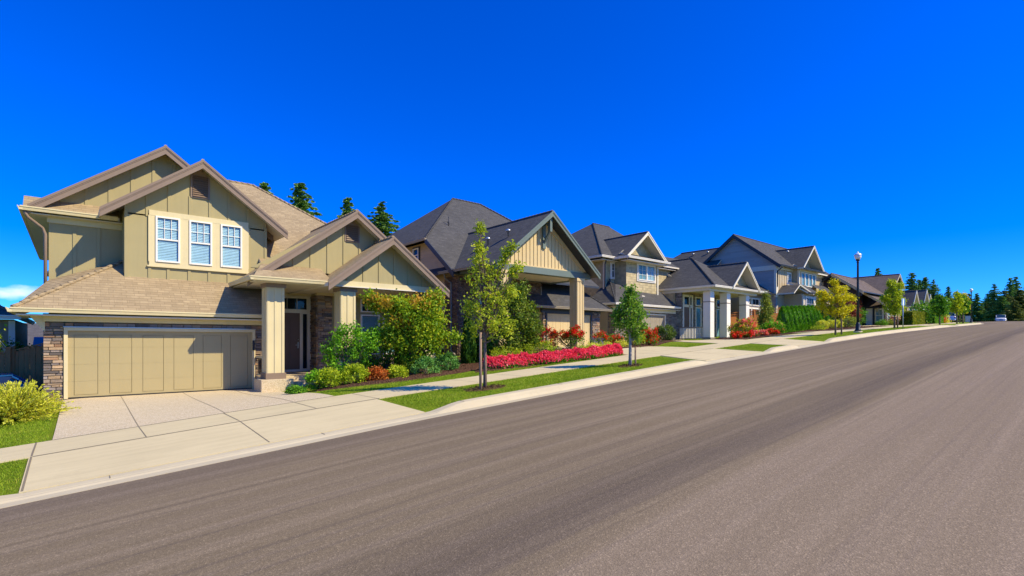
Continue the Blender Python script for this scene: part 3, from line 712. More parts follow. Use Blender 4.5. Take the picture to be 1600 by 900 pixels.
# porch roof: pent strip, left slope, gable one and gable two
rp(rf, [(4.39, 18.0, 2.05), (7.0, 18.0, 2.05), (7.0, 19.2, 2.66), (4.95, 19.2, 2.66)])
gable(H1, rf, wl, 8.2, 3.81, 4.90, .745, 18.7, 23.7, 19.2, 2.5, K['taupe'], .27, .62, .09, vent=(.5, 3.85))
rp(rf, [(4.39, 18.02, 2.06), (4.75, 18.69, 2.33), (4.39, 18.69, 2.06)])
gable(H1, rf, wl, 9.13, 2.46, 3.86, .76, 17.6, 22.0, 18.12, 2.14, K['taupe'], .27, .62, .09, wx0=6.95, wx1=11.3)
H1.part('roof', rf, [K['tan_roof'], K['soffit']]); H1w = H1.part('wall', wl, K['olive'])
# right wall of the house
for xs_, za, zb, y0 in ((3.456, 5.12, 5.95, 21.26), (8.2, 3.85, 4.52, 19.2)):
    v = H1.mb(); wv = .24
    v.prism([(xs_-wv-.06, y0-.05, za-.06), (xs_+wv+.06, y0-.05, za-.06), (xs_+wv+.06, y0-.05, zb-.12), (xs_, y0-.05, zb+.14), (xs_-wv-.06, y0-.05, zb-.12)], (0, .048, 0))
    o = H1.part('louvre_vent', v, K['taupe'])
    v = H1.mb(); z = za
    while z < zb-.1: v.prism([(xs_-wv, y0-.054, z), (xs_-wv, y0-.085, z-.012), (xs_-wv, y0-.054, z+.055)], (2*wv, 0, 0)); z += .075
    H1.part('slat', v, K['door'], o)
# cream bands
t = H1.mb(); t.box(-.66, 5.5, 19.96, 20.06, .55, .78); t.box(-.64, 1.29, 22.29, 22.35, 3.8, 4.1); t.box(1.27, 5.6, 19.99, 20.0, .7, .78)
t.box(-.64, -.55, 22.25, 22.3, .9, 1.25); t.box(-.6, .25, 22.245, 22.3, .95, 1.18)
t.box(6.95, 11.35, 18.06, 18.2, 1.93, 2.15); t.box(5.05, 11.6, 21.93, 22.0, 1.85, 2.02); t.box(7.5, 11.65, 20.95, 21.22, 1.84, 2.02)
H1.part('frieze_board', t, K['cream'])
t = H1.mb(); gutter(t, (-1.3, 19.5, .91), (5.45, 19.5, .91)); gutter(t, (-1.27, 22.3, .91), (-1.27, 19.4, .91)); gutter(t, (-1.25, 21.95, 4.16), (1.15, 21.95, 4.16)); gutter(t, (-1.19, 34.9, 4.16), (-1.19, 21.85, 4.16))
gutter(t, (4.3, 18.0, 2.08), (6.95, 18.0, 2.08)); gutter(t, (4.39, 20.9, 2.08), (4.39, 17.9, 2.08))
H1.part('gutter', t, K['cream'])
t = H1.mb(); t.box(-1.2, 5.45, 19.52, 20.0, .70, .735); t.box(-1.2, -.6, 20, 22.3, .70, .735); t.box(-1.17, -.6, 22.0, 34.4, 3.97, 4.0); t.box(-.6, 1.29, 22.0, 22.35, 3.985, 4.0); H1.part('soffit', t, K['soffit'])
t = H1.mb(); t.box(4.45, 11.9, 18.02, 22.0, 1.93, 1.965)
for y in np.arange(18.3, 22, .3): t.box(4.45, 11.9, y, y+.012, 1.926, 1.93)
H1.part('porch_ceiling', t, K['soffit'])
t = H1.mb(); t.tube([(-1.15, 21.95, 4.02), (-1.08, 22.0, 3.85), (-.75, 22.25, 3.6), (-.68, 22.27, 3.4), (-.68, 22.27, .95)], .045, 8); H1.part('downpipe', t, K['taupe'])
t = H1.mb(); t.prism([(-.95, 20.0, .2+.5), (-.62, 20.0, .7), (-.62, 20.0, .25)], (0, .09, 0)); H1.part('eave_bracket', t, K['cream'])
garage_door(H1, -.12, 4.86, -1.715, .29, 20.0, 6, K['gdoor'], K['cream'])
fl = H1.mb(); fl.box(-.22, 4.96, 19.92, 20.0, .385, .41); H1.part('door_flashing', fl, K['metal'])
stones(H1, -.66, 5.5, -1.8, .55, 20.06, 'front', 4, holes=[(-.21, 4.95, -3, .39)])
stones(H1, 7.6, 8.2, -1.4, 1.84, 21.2, 'front', 6); stones(H1, 21.2, 22, -1.4, 1.84, 7.6, 'side', 7)
stones(H1, 8.2, 11.6, -1.4, -.75, 21.2, 'front', 8)
stones(H1, 5.1, 6.15, -1.4, 1.84, 22.0, 'front', 9); stones(H1, 20.06, 22, -1.4, 1.84, 5.58, 'side', 19)
wl2 = H1.mb(); wl2.box(7.6, 11.6, 21.2, 22.3, -1.5, 1.95); wl2.box(11.2, 11.6, 20.9, 21.2, -1.5, 1.95); H1.part('wall', wl2, K['olive'], None, 'olive wall round the front room windows')
for i, (a, b) in enumerate(((2.13, 2.84), (3.11, 3.82), (4.09, 4.80))): window(H1, a, b, 2.68, 4.24, 21.26, cols=3, rows=2, fw=.055)
t = H1.mb()   # one wide cream surround ties the three together
t.box(1.95, 5.02, 21.20, 21.258, 4.24, 4.42); t.box(1.95, 5.02, 21.20, 21.258, 2.55, 2.68); t.box(1.93, 2.13, 21.205, 21.258, 2.68, 4.24); t.box(4.80, 5.03, 21.205, 21.258, 2.68, 4.24)
t.box(2.84, 3.11, 21.205, 21.258, 2.68, 4.24); t.box(3.82, 4.09, 21.205, 21.258, 2.68, 4.24); t.box(1.9, 5.07, 21.18, 21.25, 2.5, 2.55)
H1.part('window_surround', t, K['cream'])
# front door under the porch
t = H1.mb(); t.box(6.1, 6.2, 21.93, 22, -1.25, 1.84); t.box(7.46, 7.58, 21.93, 22, -1.25, 1.84); t.box(6.2, 7.46, 21.93, 22, 1.13, 1.24); t.box(6.2, 7.46, 21.93, 22, 1.78, 1.84); t.box(7.14, 7.22, 21.94, 22, -1.25, 1.13); t.box(6.2, 7.46, 21.9, 22, -1.27, -1.19)
H1.part('door_surround', t, K['creamw'])
d = H1.mb(); d.box(6.2, 7.14, 21.955, 21.99, -1.19, 1.13)
for (a, b) in ((6.31, 6.61), (6.73, 7.03)):
    for (za, zb) in ((-1.0, -.45), (-.3, .95)):
        d.box(a, b, 21.945, 21.955, za, zb); d.box(a+.05, b-.05, 21.938, 21.945, za+.05, zb-.05)
do = H1.part('front_door', d, K['door'])
hd = H1.mb(); hd.box(7.04, 7.09, 21.925, 21.955, -.32, -.06); hd.box(6.96, 7.08, 21.9, 21.925, -.2, -.175); hd.lathe([(.03, -.01), (.03, .02)], 10, 0, (7.065, 21.94, .03)); H1.part('handle', hd, K['handle'], do)
window(H1, 7.22, 7.46, -1.19, 1.13, 22.0, cols=1, rows=1, sash=False, blind=None, frame='creamw', fw=.03, name='sidelight')
window(H1, 6.2, 7.46, 1.24, 1.78, 22.0, cols=3, rows=1, sash=False, blind=None, frame='creamw', fw=.045, name='transom')
for a, b in ((8.32, 9.2), (9.42, 10.3), (10.45, 11.1)):
    window(H1, a, b, -.62, 1.12, 21.2, cols=1, rows=1, sash=False, blind='sage', fw=.06); window(H1, a, b, 1.22, 1.78, 21.2, cols=3, rows=2, sash=False, blind=None, fw=.05, name='transom')
column(H1, 4.95, 18.5, -1.3, 1.95, .55, K['cream'], K['taupe'], K['taupe']); column(H1, 7.40, 18.3, -1.3, 1.95, .55, K['cream'], K['taupe'], K['taupe']); column(H1, 10.85, 18.3, -1.2, 1.95, .55, K['cream'], K['taupe'], K['taupe'])
t = H1.mb(); t.box(5.0, 8.25, 19.0, 22, -1.9, -1.27); t.box(4.72, 5.75, 18.3, 19.2, -1.95, -1.305); t.box(5.75, 7.0, 18.55, 19.0, -1.9, -1.43); t.box(7.1, 8.25, 18.2, 19.0, -1.9, -1.30); t.box(10.6, 11.6, 18.1, 21, -1.8, -1.22)
H1.part('porch_slab', t, K['agg'], bevel=.012)
t = H1.mb(); t.box(4.97, 5.07, 19.2, 19.95, -.62, -.54); t.box(5.0, 5.04, 19.2, 19.95, -1.22, -1.18)
rl = H1.part('porch_railing', t, K['cream'])
t = H1.mb()
for y in np.arange(19.3, 19.95, .11): t.box(5.01, 5.03, y, y+.02, -1.18, -.62)
H1.part('baluster', t, K['drk_wood'], rl)
t = H1.mb(); t.box(4.86, 4.93, 19.93, 19.99, -.35, .0); H1.part('wall_lantern', t, K['charcoal'])

# ---- house two: slate roofs, tall entry gable ------------------------------------------------
H2 = House('house', 19, 25, -.4, 'second house with dark slate hip roof and tall wheat-coloured entry gable trimmed in teal', 'house', 'houses along the street')
rf = H2.mb(); wl = H2.mb()
rp(rf, [(13.85, 23.2, 5.28), (13.85, 20.6, 3.28), (24.5, 20.6, 3.28), (24.5, 24.9, 6.6), (21.35, 28.5, 9.34), (19.07, 28.5, 9.34)])
rp(rf, [(13.85, 23.2, 5.28), (19.07, 28.5, 9.34), (13.85, 33.8, 5.28)]); rp(rf, [(19.07, 28.5, 9.34), (21.35, 28.5, 9.34), (27, 34.2, 5.0), (13.85, 33.8, 5.28)])
rp(rf, [(21.35, 28.5, 9.34), (24.5, 24.9, 6.6), (26.4, 23.1, 5.2), (26.4, 33.6, 5.2)])
cap_(rf, (13.85, 23.2, 5.3), (19.07, 28.5, 9.36)); cap_(rf, (19.07, 28.5, 9.36), (21.35, 28.5, 9.36)); cap_(rf, (21.35, 28.5, 9.36), (26.4, 23.1, 5.25))
# rear wing seen over house one
rp(rf, [(10.5, 31.0, 4.6), (15, 31.0, 4.6), (15, 36, 8.1), (10.5, 36, 8.1)]); rp(rf, [(10.5, 36, 8.1), (15, 36, 8.1), (15, 41, 4.6), (10.5, 41, 4.6)])
# garage roof
rp(rf, [(18.6, 20, 1.86), (24.9, 20, 1.86), (23.6, 22.2, 3.5), (18.6, 22.2, 3.5)]); rp(rf, [(24.9, 20, 1.86), (24.9, 27, 1.86), (23.6, 25, 3.5), (23.6, 22.2, 3.5)]); rp(rf, [(18.6, 22.2, 3.5), (23.6, 22.2, 3.5), (23.6, 25, 3.5), (18.6, 25, 3.5)])
cap_(rf, (24.9, 20, 1.88), (23.6, 22.2, 3.52))
gable(H2, rf, wl, 17.4, 3.45, 6.15, .80, 17.5, 24.4, 18.15, 3.45, K['teal'], .24, .24, .05, wm=1)
vm = H2.mb(); vm.tube([(13.95, 21.02, 3.42), (17.28, 24.30, 6.06)], .05, 5); H2.part('valley_flashing', vm, K['metal'])
H2.part('roof', rf, [K['slate'], K['charcoal']])
wl.box(14.4, 26, 23.4, 33.6, -.9, 5.25, 0); wl.box(14.4, 20, 21.06, 23.4, -.9, 3.3, 0)
wl.prism([(14.401, 23.4, 3.0), (14.401, 23.4, 5.1), (14.401, 21.0, 3.2), (14.401, 21.0, 3.0)], (.15, 0, 0), 0)
wl.box(19.6, 24.4, 20.56, 27, -.6, 1.8, 1); wl.box(10.8, 15, 31.5, 40.5, -.9, 4.7, 0)
H2.part('wall', wl, [K['tan'], K['yel']])
BR = [(.20,.125,.09), (.25,.17,.12), (.16,.11,.09), (.30,.21,.15), (.22,.15,.12)]
stones(H2, 14.4, 20.0, -.8, 3.2, 21.0, 'front', 11, BR, .055, .075, .15, .28, holes=[(15.6, 17.0, -.1, 2.3), (17.9, 18.9, -.9, 2.2)]); stones(H2, 21.0, 22.2, -.8, 3.2, 14.4, 'side', 12, BR, .055, .075, .15, .28)
stones(H2, 23.72, 24.4, -.6, 1.7, 20.5, 'front', 13); stones(H2, 19.6, 19.8, -.6, 1.7, 20.5, 'front', 14)
window(H2, 15.6, 17.0, -.1, 2.3, 21.0, cols=2, rows=2, sash=True, blind='sage', fw=.07); window(H2, 24.75, 25.35, 4.3, 5.05, 14.4, 'side', cols=1, rows=1, sash=True, blind=None, fw=.06, trim=.08, trimmat='charcoal')
d = H2.mb(); d.box(17.9, 18.9, 20.95, 21.0, -.4, 2.15); H2.part('front_door', d, K['door'])
column(H2, 19.67, 18.0, -.65, 3.2, .5, K['yel'], K['yel'], K['yel']); column(H2, 14.55, 18.0, -.9, 3.2, .5, K['yel'], K['yel'], K['yel'])
t = H2.mb(); t.box(14.2, 20.75, 18.05, 18.45, 3.2, 3.5); t.box(20.3, 20.75, 18.45, 21, 3.2, 3.42); t.box(14.2, 14.55, 18.45, 21, 3.2, 3.4); H2.part('porch_beam', t, K['teal'])
t = H2.mb(); t.box(14.5, 20.5, 18.45, 21.0, 3.22, 3.26); H2.part('porch_ceiling', t, K['soffit'])
t = H2.mb(); t.prism([(14.1, 18.1, 3.45), (17.4, 18.1, 6.0), (20.7, 18.1, 3.45), (20.4, 18.1, 3.45), (17.4, 18.1, 5.72), (14.4, 18.1, 3.45)], (0, .05, 0)); t.box(14.3, 20.6, 18.1, 18.15, 3.5, 3.56); H2.part('frieze_board', t, K['yel'])
t = H2.mb(); t.box(17.33, 17.47, 17.58, 17.74, 5.2, 5.9); t.box(17.34, 17.46, 17.6, 18.12, 5.55, 5.65)
t.prism([(17.36, 17.66, 5.35), (17.36, 18.1, 4.75), (17.36, 18.1, 4.62), (17.36, 17.66, 5.2)], (.08, 0, 0))
t.box(17.3, 17.5, 18.05, 18.15, 4.45, 5.7); H2.part('gable_bracket', t, K['teal'])
t = H2.mb(); gutter(t, (13.95, 22.0, 3.42), (13.95, 17.6, 3.42)); gutter(t, (18.6, 20, 1.88), (25, 20, 1.88)); gutter(t, (13.85, 33.5, 5.3), (13.85, 23.1, 5.3)); gutter(t, (24.9, 20, 1.88), (24.9, 25, 1.88))
H2.part('gutter', t, K['pump'])
t = H2.mb(); t.prism([(13.80, 20.6, 3.30), (13.80, 23.2, 5.30), (13.80, 23.2, 5.02), (13.80, 20.6, 3.02)], (.05, 0, 0)); H2.part('barge_board', t, K['charcoal'])
t = H2.mb(); t.tube([(13.95, 21.6, 3.3), (14.1, 21.75, 3.1), (14.33, 21.55, 2.85), (14.33, 21.55, -.5), (14.2, 21.0, -.7)], .045, 8); t.tube([(19.9, 20.93, 3.0), (19.9, 20.93, 1.9)], .04, 8); H2.part('downpipe', t, K['pump'])
t = H2.mb(); t.box(14.36, 14.4, 22.3, 33, -.9, -.45); H2.part('base_trim', t, K['charcoal'])
t = H2.mb(); t.box(19.5, 24.45, 20.46, 20.56, 1.55, 1.75); H2.part('fascia', t, K['charcoal'])
garage_door(H2, 19.95, 23.6, -.42, 1.5, 20.5, 6, K['yel'], K['charcoal'], 4)
vents(H2, [(15.6, 20.2, 4.75), (15.9, 19.0, 5.0)])
t = H2.mb(); t.tube([(16.4, 24.9, 6.5), (16.4, 24.9, 7.1)], .03, 6); t.tube([(16.4, 24.9, 6.68), (16.2, 24.75, 6.75)], .02, 6); H2.part('vent_pipe', t, K['charcoal'])

# ---- house three: shingled two storey with white column porch --------------------------------
H3 = House('house', 34, 26, 0, 'third house in olive shingles with white square porch columns and white balustrade', 'house', 'houses along the street')
rf = H3.mb(); wl = H3.mb()
rp(rf, [(27.4, 22.8, 5.79), (36.9, 22.8, 5.79), (35.6, 28.8, 9.87), (33.4, 28.8, 9.87)]); rp(rf, [(27.4, 22.8, 5.79), (33.4, 28.8, 9.87), (27.4, 34.8, 5.79)])
rp(rf, [(33.4, 28.8, 9.87), (35.6, 28.8, 9.87), (39, 34.8, 5.79), (27.4, 34.8, 5.79)]); rp(rf, [(35.6, 28.8, 9.87), (36.9, 22.8, 5.79), (39, 34.8, 5.79)])
cap_(rf, (27.4, 22.8, 5.8), (33.4, 28.8, 9.88)); cap_(rf, (33.4, 28.8, 9.88), (35.6, 28.8, 9.88))
gable(H3, rf, wl, 31.0, 2.38, 7.68, .80, 21.65, 26.2, 22.4, 6.0, K['creamw'], .22, .6, .07, battens=False)
rp(rf, [(28.7, 21.55, 5.72), (33.5, 21.55, 5.72), (33.3, 22.4, 6.12), (28.9, 22.4, 6.12)])
# hip over the garage
rp(rf, [(26.6, 21, 2.42), (34.0, 21, 2.42), (34.0, 22.6, 3.7), (28.6, 22.6, 3.9)]); rp(rf, [(26.6, 21, 2.42), (28.6, 22.6, 3.9), (28.7, 23.4, 4.25), (28.1, 23.6, 3.6), (26.6, 23.6, 2.42)])
cap_(rf, (26.6, 21, 2.44), (28.7, 23.2, 4.3))
# porch hip and small gable, half gable behind it
rp(rf, [(34.2, 18.35, 3.86), (42.2, 18.35, 3.86), (38.3, 22.5, 6.65)]); rp(rf, [(34.2, 18.35, 3.86), (38.3, 22.5, 6.65), (38.3, 27, 6.65), (34.2, 27, 3.86)]); rp(rf, [(42.2, 18.35, 3.86), (42.2, 27, 3.86), (38.3, 27, 6.65), (38.3, 22.5, 6.65)])
cap_(rf, (34.2, 18.35, 3.88), (38.3, 22.5, 6.67)); cap_(rf, (38.3, 22.5, 6.67), (38.3, 27, 6.67))
gable(H3, rf, wl, 38.75, 2.15, 5.9, .92, 18.25, 22.0, 18.95, 4.1, K['creamw'], .2, .6, .07, battens=False)
rp(rf, [(36.0, 22.1, 4.45), (43, 22.1, 4.45), (43, 26.2, 7.45), (36.0, 26.2, 7.45)])
H3.part('roof', rf, [K['slate'], K['soffit']])
wl.box(28.2, 36.4, 23.3, 34.2, -.2, 5.75); wl.prism([(36.35, 22.4, 3.8), (36.35, 26, 3.8), (36.35, 26, 7.1), (36.35, 22.4, 4.5)], (.2, 0, 0), 0); wl.box(29.35, 33.1, 22.26, 23.3, 2.9, 5.75); wl.box(27.1, 34.3, 21.56, 23.4, -.3, 2.3, 0); wl.box(34.3, 41.5, 21.56, 27, -.2, 3.9, 0)
H3.part('wall', wl, K['shing'])
t = H3.mb(); t.box(28.14, 28.3, 23.2, 23.34, -.2, 5.75); t.box(28.14, 28.2, 23.34, 34, 2.6, 2.95); t.box(28.14, 29.3, 23.24, 23.3, 2.6, 2.9); t.box(33.0, 33.14, 22.2, 22.4, 2.9, 5.75)
t.box(34.25, 41.6, 18.75, 18.95, 3.55, 3.8); t.box(34.28, 34.5, 18.9, 23, 3.55, 3.8); t.box(41.4, 41.6, 18.9, 22, 3.55, 3.8); t.box(26.9, 34.2, 21.42, 21.5, 1.98, 2.32); t.prism([(35.96, 22.1, 4.47), (35.96, 25, 6.6), (35.96, 25, 6.4), (35.96, 22.1, 4.27)], (.04, 0, 0))
H3.part('frieze_board', t, K['creamw'])
t = H3.mb(); gutter(t, (27.3, 22.8, 5.83), (29, 22.8, 5.83)); gutter(t, (27.4, 34, 5.83), (27.4, 22.7, 5.83)); gutter(t, (28.6, 21.55, 5.76), (33.6, 21.55, 5.76)); gutter(t, (28.7, 22.9, 5.76), (28.7, 21.5, 5.76)); gutter(t, (26.5, 21, 2.46), (34.1, 21, 2.46)); gutter(t, (26.6, 23.6, 2.46), (26.6, 20.9, 2.46))
gutter(t, (34.1, 18.35, 3.9), (42.3, 18.35, 3.9)); gutter(t, (34.2, 26, 3.9), (34.2, 18.25, 3.9)); gutter(t, (42.2, 18.3, 3.9), (42.2, 24, 3.9)); H3.part('gutter', t, K['white'])
t = H3.mb(); t.box(27.5, 28.2, 22.9, 34, 5.55, 5.59); t.box(28.2, 36.6, 22.9, 23.3, 5.55, 5.59); t.box(28.8, 33.5, 21.6, 22.3, 5.5, 5.54); t.box(34.3, 42.1, 18.4, 26, 3.72, 3.76); t.box(26.7, 34.2, 21.05, 21.5, 2.2, 2.24); H3.part('soffit', t, K['soffit'])
GR = [(.27,.22,.17), (.34,.28,.21), (.21,.18,.15), (.40,.32,.23), (.29,.25,.2)]
stones(H3, 27.1, 34.4, -.3, 1.98, 21.5, 'front', 21, GR, .08, .13, .2, .5, holes=[(29.6, 33.0, -1, 1.9)]); stones(H3, 21.5, 22.0, -.3, 2.2, 27.1, 'side', 22, GR, .08, .13, .2, .5)
stones(H3, 34.4, 41.5, -.2, 3.6, 21.5, 'front', 23, GR, .08, .13, .2, .5, holes=[(35.2, 36.6, -1, 3.5), (37.0, 37.8, -1, 3.5), (40.2, 41.5, -1, 3.5)]); stones(H3, 21.0, 21.5, 2.3, 3.6, 34.35, 'side', 24, GR, .08, .13, .2, .5)
t = H3.mb(); t.box(27.04, 27.1, 22.0, 23.4, -.3, 2.2); H3.part('side_panel', t, K['pump'])
garage_door(H3, 29.7, 32.9, -.15, 1.8, 21.5, 6, K['pump'], K['creamw'])
window(H3, 30.65, 31.7, 4.32, 5.45, 22.26, cols=2, rows=3, sash=False, blind='sage', trim=.1, trimmat='white'); window(H3, 31.7, 32.7, 4.32, 5.45, 22.26, cols=2, rows=3, sash=False, blind='blind', trim=.1, trimmat='white')
window(H3, 28.98, 29.3, 4.45, 5.45, 23.3, cols=1, rows=2, sash=True, blind=None, trim=.1, trimmat='white', fw=.04)
d = H3.mb(); d.box(35.35, 36.1, 21.43, 21.5, .08, 2.55); H3.part('front_door', d, K['door'])
t = H3.mb(); t.box(35.2, 35.35, 21.42, 21.5, .08, 3.5); t.box(36.1, 36.2, 21.42, 21.5, .08, 3.5); t.box(36.5, 36.62, 21.42, 21.5, .08, 3.5); t.box(35.35, 36.5, 21.42, 21.5, 2.55, 2.7); t.box(35.35, 36.5, 21.42, 21.5, 3.38, 3.5); H3.part('door_surround', t, K['white'])
window(H3, 36.2, 36.5, .1, 2.55, 21.5, cols=1, rows=1, sash=False, blind=None, fw=.03, name='sidelight'); window(H3, 35.35, 36.5, 2.7, 3.38, 21.5, cols=1, rows=1, sash=False, blind=None, fw=.04, name='transom')
window(H3, 37.0, 37.85, .5, 2.6, 21.5, cols=1, rows=1, sash=False, blind='sage', fw=.08); window(H3, 37.0, 37.85, 2.7, 3.4, 21.5, cols=1, rows=1, sash=False, blind=None, fw=.08, name='transom')
window(H3, 40.2, 40.85, .2, 2.6, 21.5, cols=1, rows=1, sash=False, blind='sage', fw=.08); window(H3, 40.85, 41.45, .2, 2.6, 21.5, cols=1, rows=1, sash=False, blind='sage', fw=.08); window(H3, 40.2, 41.45, 2.7, 3.4, 21.5, cols=2, rows=1, sash=False, blind=None, fw=.08, name='transom')
for x in (34.6, 37.0, 40.05): column(H3, x, 18.9, .03, 3.7, .55, K['white'], K['pump'], K['pump'], False, 2.75)
t = H3.mb(); t.box(34.45, 41.5, 18.7, 21.5, -.25, .05); t.box(37.6, 40, 18.35, 18.7, -.2, -.08); H3.part('porch_slab', t, K['walk'])
t = H3.mb(); t.box(34.7, 34.79, 19.45, 21.45, .92, 1.0); t.box(34.72, 34.77, 19.45, 21.45, .12, .17); t.box(34.68, 34.81, 19.4, 19.5, .05, 1.02); rl = H3.part('balustrade', t, K['pump'])
t = H3.mb()
for y in np.arange(19.55, 21.45, .12): t.box(34.70, 34.78, y, y+.05, .17, .92)
H3.part('baluster', t, K['white'], rl)
t = H3.mb(); t.tube([(28.1, 23.0, 5.6), (28.12, 23.12, 5.3), (28.12, 23.15, 3.0)], .045, 8); H3.part('downpipe', t, K['charcoal'])

# ---- house four: blue-grey sided gable end ---------------------------------------------------
H4 = House('house', 52, 24, .9, 'fourth house with blue-grey side gable and beige board front behind the cedar hedge', 'house', 'houses along the street')
rf = H4.mb(); wl = H4.mb()
s4 = (9.82-6.56)/(23.2-19.0)
rp(rf, [(46.6, 19, 6.56), (59.5, 19, 6.56), (59.5, 23.2, 9.82), (46.6, 23.2, 9.82)]); rp(rf, [(46.6, 23.2, 9.82), (59.5, 23.2, 9.82), (59.5, 30.5, 4.2), (46.6, 30.5, 4.2)])
cap_(rf, (46.6, 23.2, 9.83), (59.5, 23.2, 9.83))
rp(rf, [(49, 24.5, 9.2), (49, 30, 9.2), (44, 34, 5.6), (44, 24.5, 5.6)]); rp(rf, [(49, 30, 9.2), (49, 24.5, 9.2), (54, 24.5, 5.6), (54, 34, 5.6)]); rp(rf, [(49, 30, 9.2), (54, 34, 5.6), (44, 34, 5.6)]); cap_(rf, (49, 24.5, 9.22), (49, 30, 9.22))
gable(H4, rf, wl, 52.4, 2.5, 8.75, .87, 18.4, 22.5, 19.3, 6.8, K['creamw'], .2, .5, .07, wm=1)
rp(rf, [(50.0, 18.35, 6.5), (54.8, 18.35, 6.5), (54.6, 19.3, 6.95), (50.2, 19.3, 6.95)])
# lower roofs
rp(rf, [(42.6, 19.6, 4.05), (48.6, 19.6, 4.05), (47.6, 21, 5.05), (42.6, 21, 5.05)]); rp(rf, [(48.2, 18.0, 4.9), (49.6, 17.4, 4.1), (49.6, 19.6, 4.1), (48.2, 19.6, 4.9)]); rp(rf, [(48.2, 18.0, 4.9), (48.2, 19.6, 4.9), (46.9, 19.6, 4.1), (46.9, 18.0, 4.1)])
rp(rf, [(48.6, 17.5, 4.15), (51.6, 17.5, 4.15), (51.6, 19.0, 5.2), (48.2, 19.0, 5.2)]); rp(rf, [(53.2, 17.3, 4.2), (56.2, 17.3, 4.2), (56.2, 18.8, 5.3), (53.2, 18.8, 5.3)])
H4.part('roof', rf, [K['slate'], K['creamw']])
wl.prism([(46.9, 19.5, .2), (46.9, 30, .2), (46.9, 30, 4.4), (46.9, 23.2, 9.62), (46.9, 19.5, 6.75)], (.3, 0, 0), 0)
wl.box(47.2, 59, 19.5, 30, .2, 6.6, 1); battens(wl, 47.1, 50.2, 19.5, 4.5, 6.5, .5, .07, 1); wl.box(50.3, 54.5, 18.9, 19.5, .3, 6.6, 1); battens(wl, 50.4, 54.4, 18.9, 4.0, 4.95, .5, .07, 1); battens(wl, 54.1, 54.5, 18.9, 4, 6.5, .35, .07, 1)
wl.box(42.8, 47.2, 20.4, 27, .2, 4.1, 2); wl.box(48.6, 51.2, 17.9, 19.5, .3, 4.1, 1); wl.box(53.4, 56.2, 17.7, 19.5, .3, 4.2, 3); wl.box(44.6, 53.4, 27.2, 33, 1, 5.4, 0)
H4.part('wall', wl, [K['blueg'], K['beige'], K['pump'], K['wheat']])
t = H4.mb(); t.box(46.84, 46.9, 19.5, 30, 6.2, 6.62); t.box(46.82, 47.2, 19.44, 19.64, 3.8, 6.5); t.box(47.0, 59, 19.4, 19.5, 6.3, 6.5); t.box(50.2, 54.6, 18.8, 18.9, 6.3, 6.5); t.box(50.22, 50.42, 18.84, 19.0, .3, 6.4); t.box(48.5, 48.7, 17.85, 18.0, .3, 4.0); t.box(50.9, 51.3, 17.84, 17.9, .5, 4.0)
H4.part('corner_trim', t, K['creamw'])
t = H4.mb(); t.prism([(46.55, 19, 6.58), (46.55, 23.2, 9.84), (46.55, 23.2, 9.5), (46.55, 19, 6.24)], (.05, 0, 0)); t.prism([(46.55, 23.2, 9.84), (46.55, 30.5, 4.22), (46.55, 30.5, 3.9), (46.55, 23.2, 9.5)], (.05, 0, 0)); H4.part('barge_board', t, K['charcoal'])
t = H4.mb(); gutter(t, (46.6, 19, 6.6), (50, 19, 6.6)); gutter(t, (49.9, 18.35, 6.54), (54.9, 18.35, 6.54)); gutter(t, (48.6, 17.5, 4.2), (51.7, 17.5, 4.2)); gutter(t, (53.1, 17.3, 4.25), (56.3, 17.3, 4.25)); gutter(t, (42.6, 19.6, 4.1), (48.6, 19.6, 4.1)); H4.part('gutter', t, K['charcoal'])
t = H4.mb(); t.tube([(47.0, 18.95, 6.4), (47.0, 19.4, 6.1), (47.0, 19.42, 4.7)], .05, 8); t.tube([(47.6, 19.5, 4.0), (47.6, 19.9, 3.6), (47.6, 19.9, 1)], .05, 8); H4.part('downpipe', t, K['charcoal'])
window(H4, 49.2, 50.0, 5.0, 6.1, 19.5, cols=2, rows=3, sash=True, blind='blind', trim=.09, trimmat='white')
for a in (50.7, 51.55, 52.4, 53.25): window(H4, a, a+.8, 5.0, 6.25, 18.9, cols=1, rows=1, sash=False, blind='sage', trim=.0, fw=.07)
window(H4, 49.1, 50.8, 2.2, 3.8, 17.9, cols=3, rows=3, sash=False, blind=None, trim=.1, trimmat='white'); window(H4, 51.5, 52.3, 1.2, 3.8, 18.9, cols=2, rows=2, sash=False, blind='sage', trim=.08, trimmat='white'); window(H4, 55.3, 55.9, 1.2, 2.5, 17.7, cols=1, rows=1, blind='sage', trim=.08, trimmat='white')
for a, b in ((43.0, 44.0), (44.2, 45.5), (45.7, 46.6)): window(H4, a, b, 1.2, 2.75, 20.4, cols=1, rows=1, sash=False, blind=None, trim=.08, trimmat='white'); window(H4, a, b, 3.0, 3.6, 20.4, cols=2, rows=1, sash=False, blind=None, trim=.06, trimmat='white', name='transom')
vents(H4, [(50.6, 20, 8.0), (48.2, 28.2, 8.55), (48.2, 26.6, 8.55)])

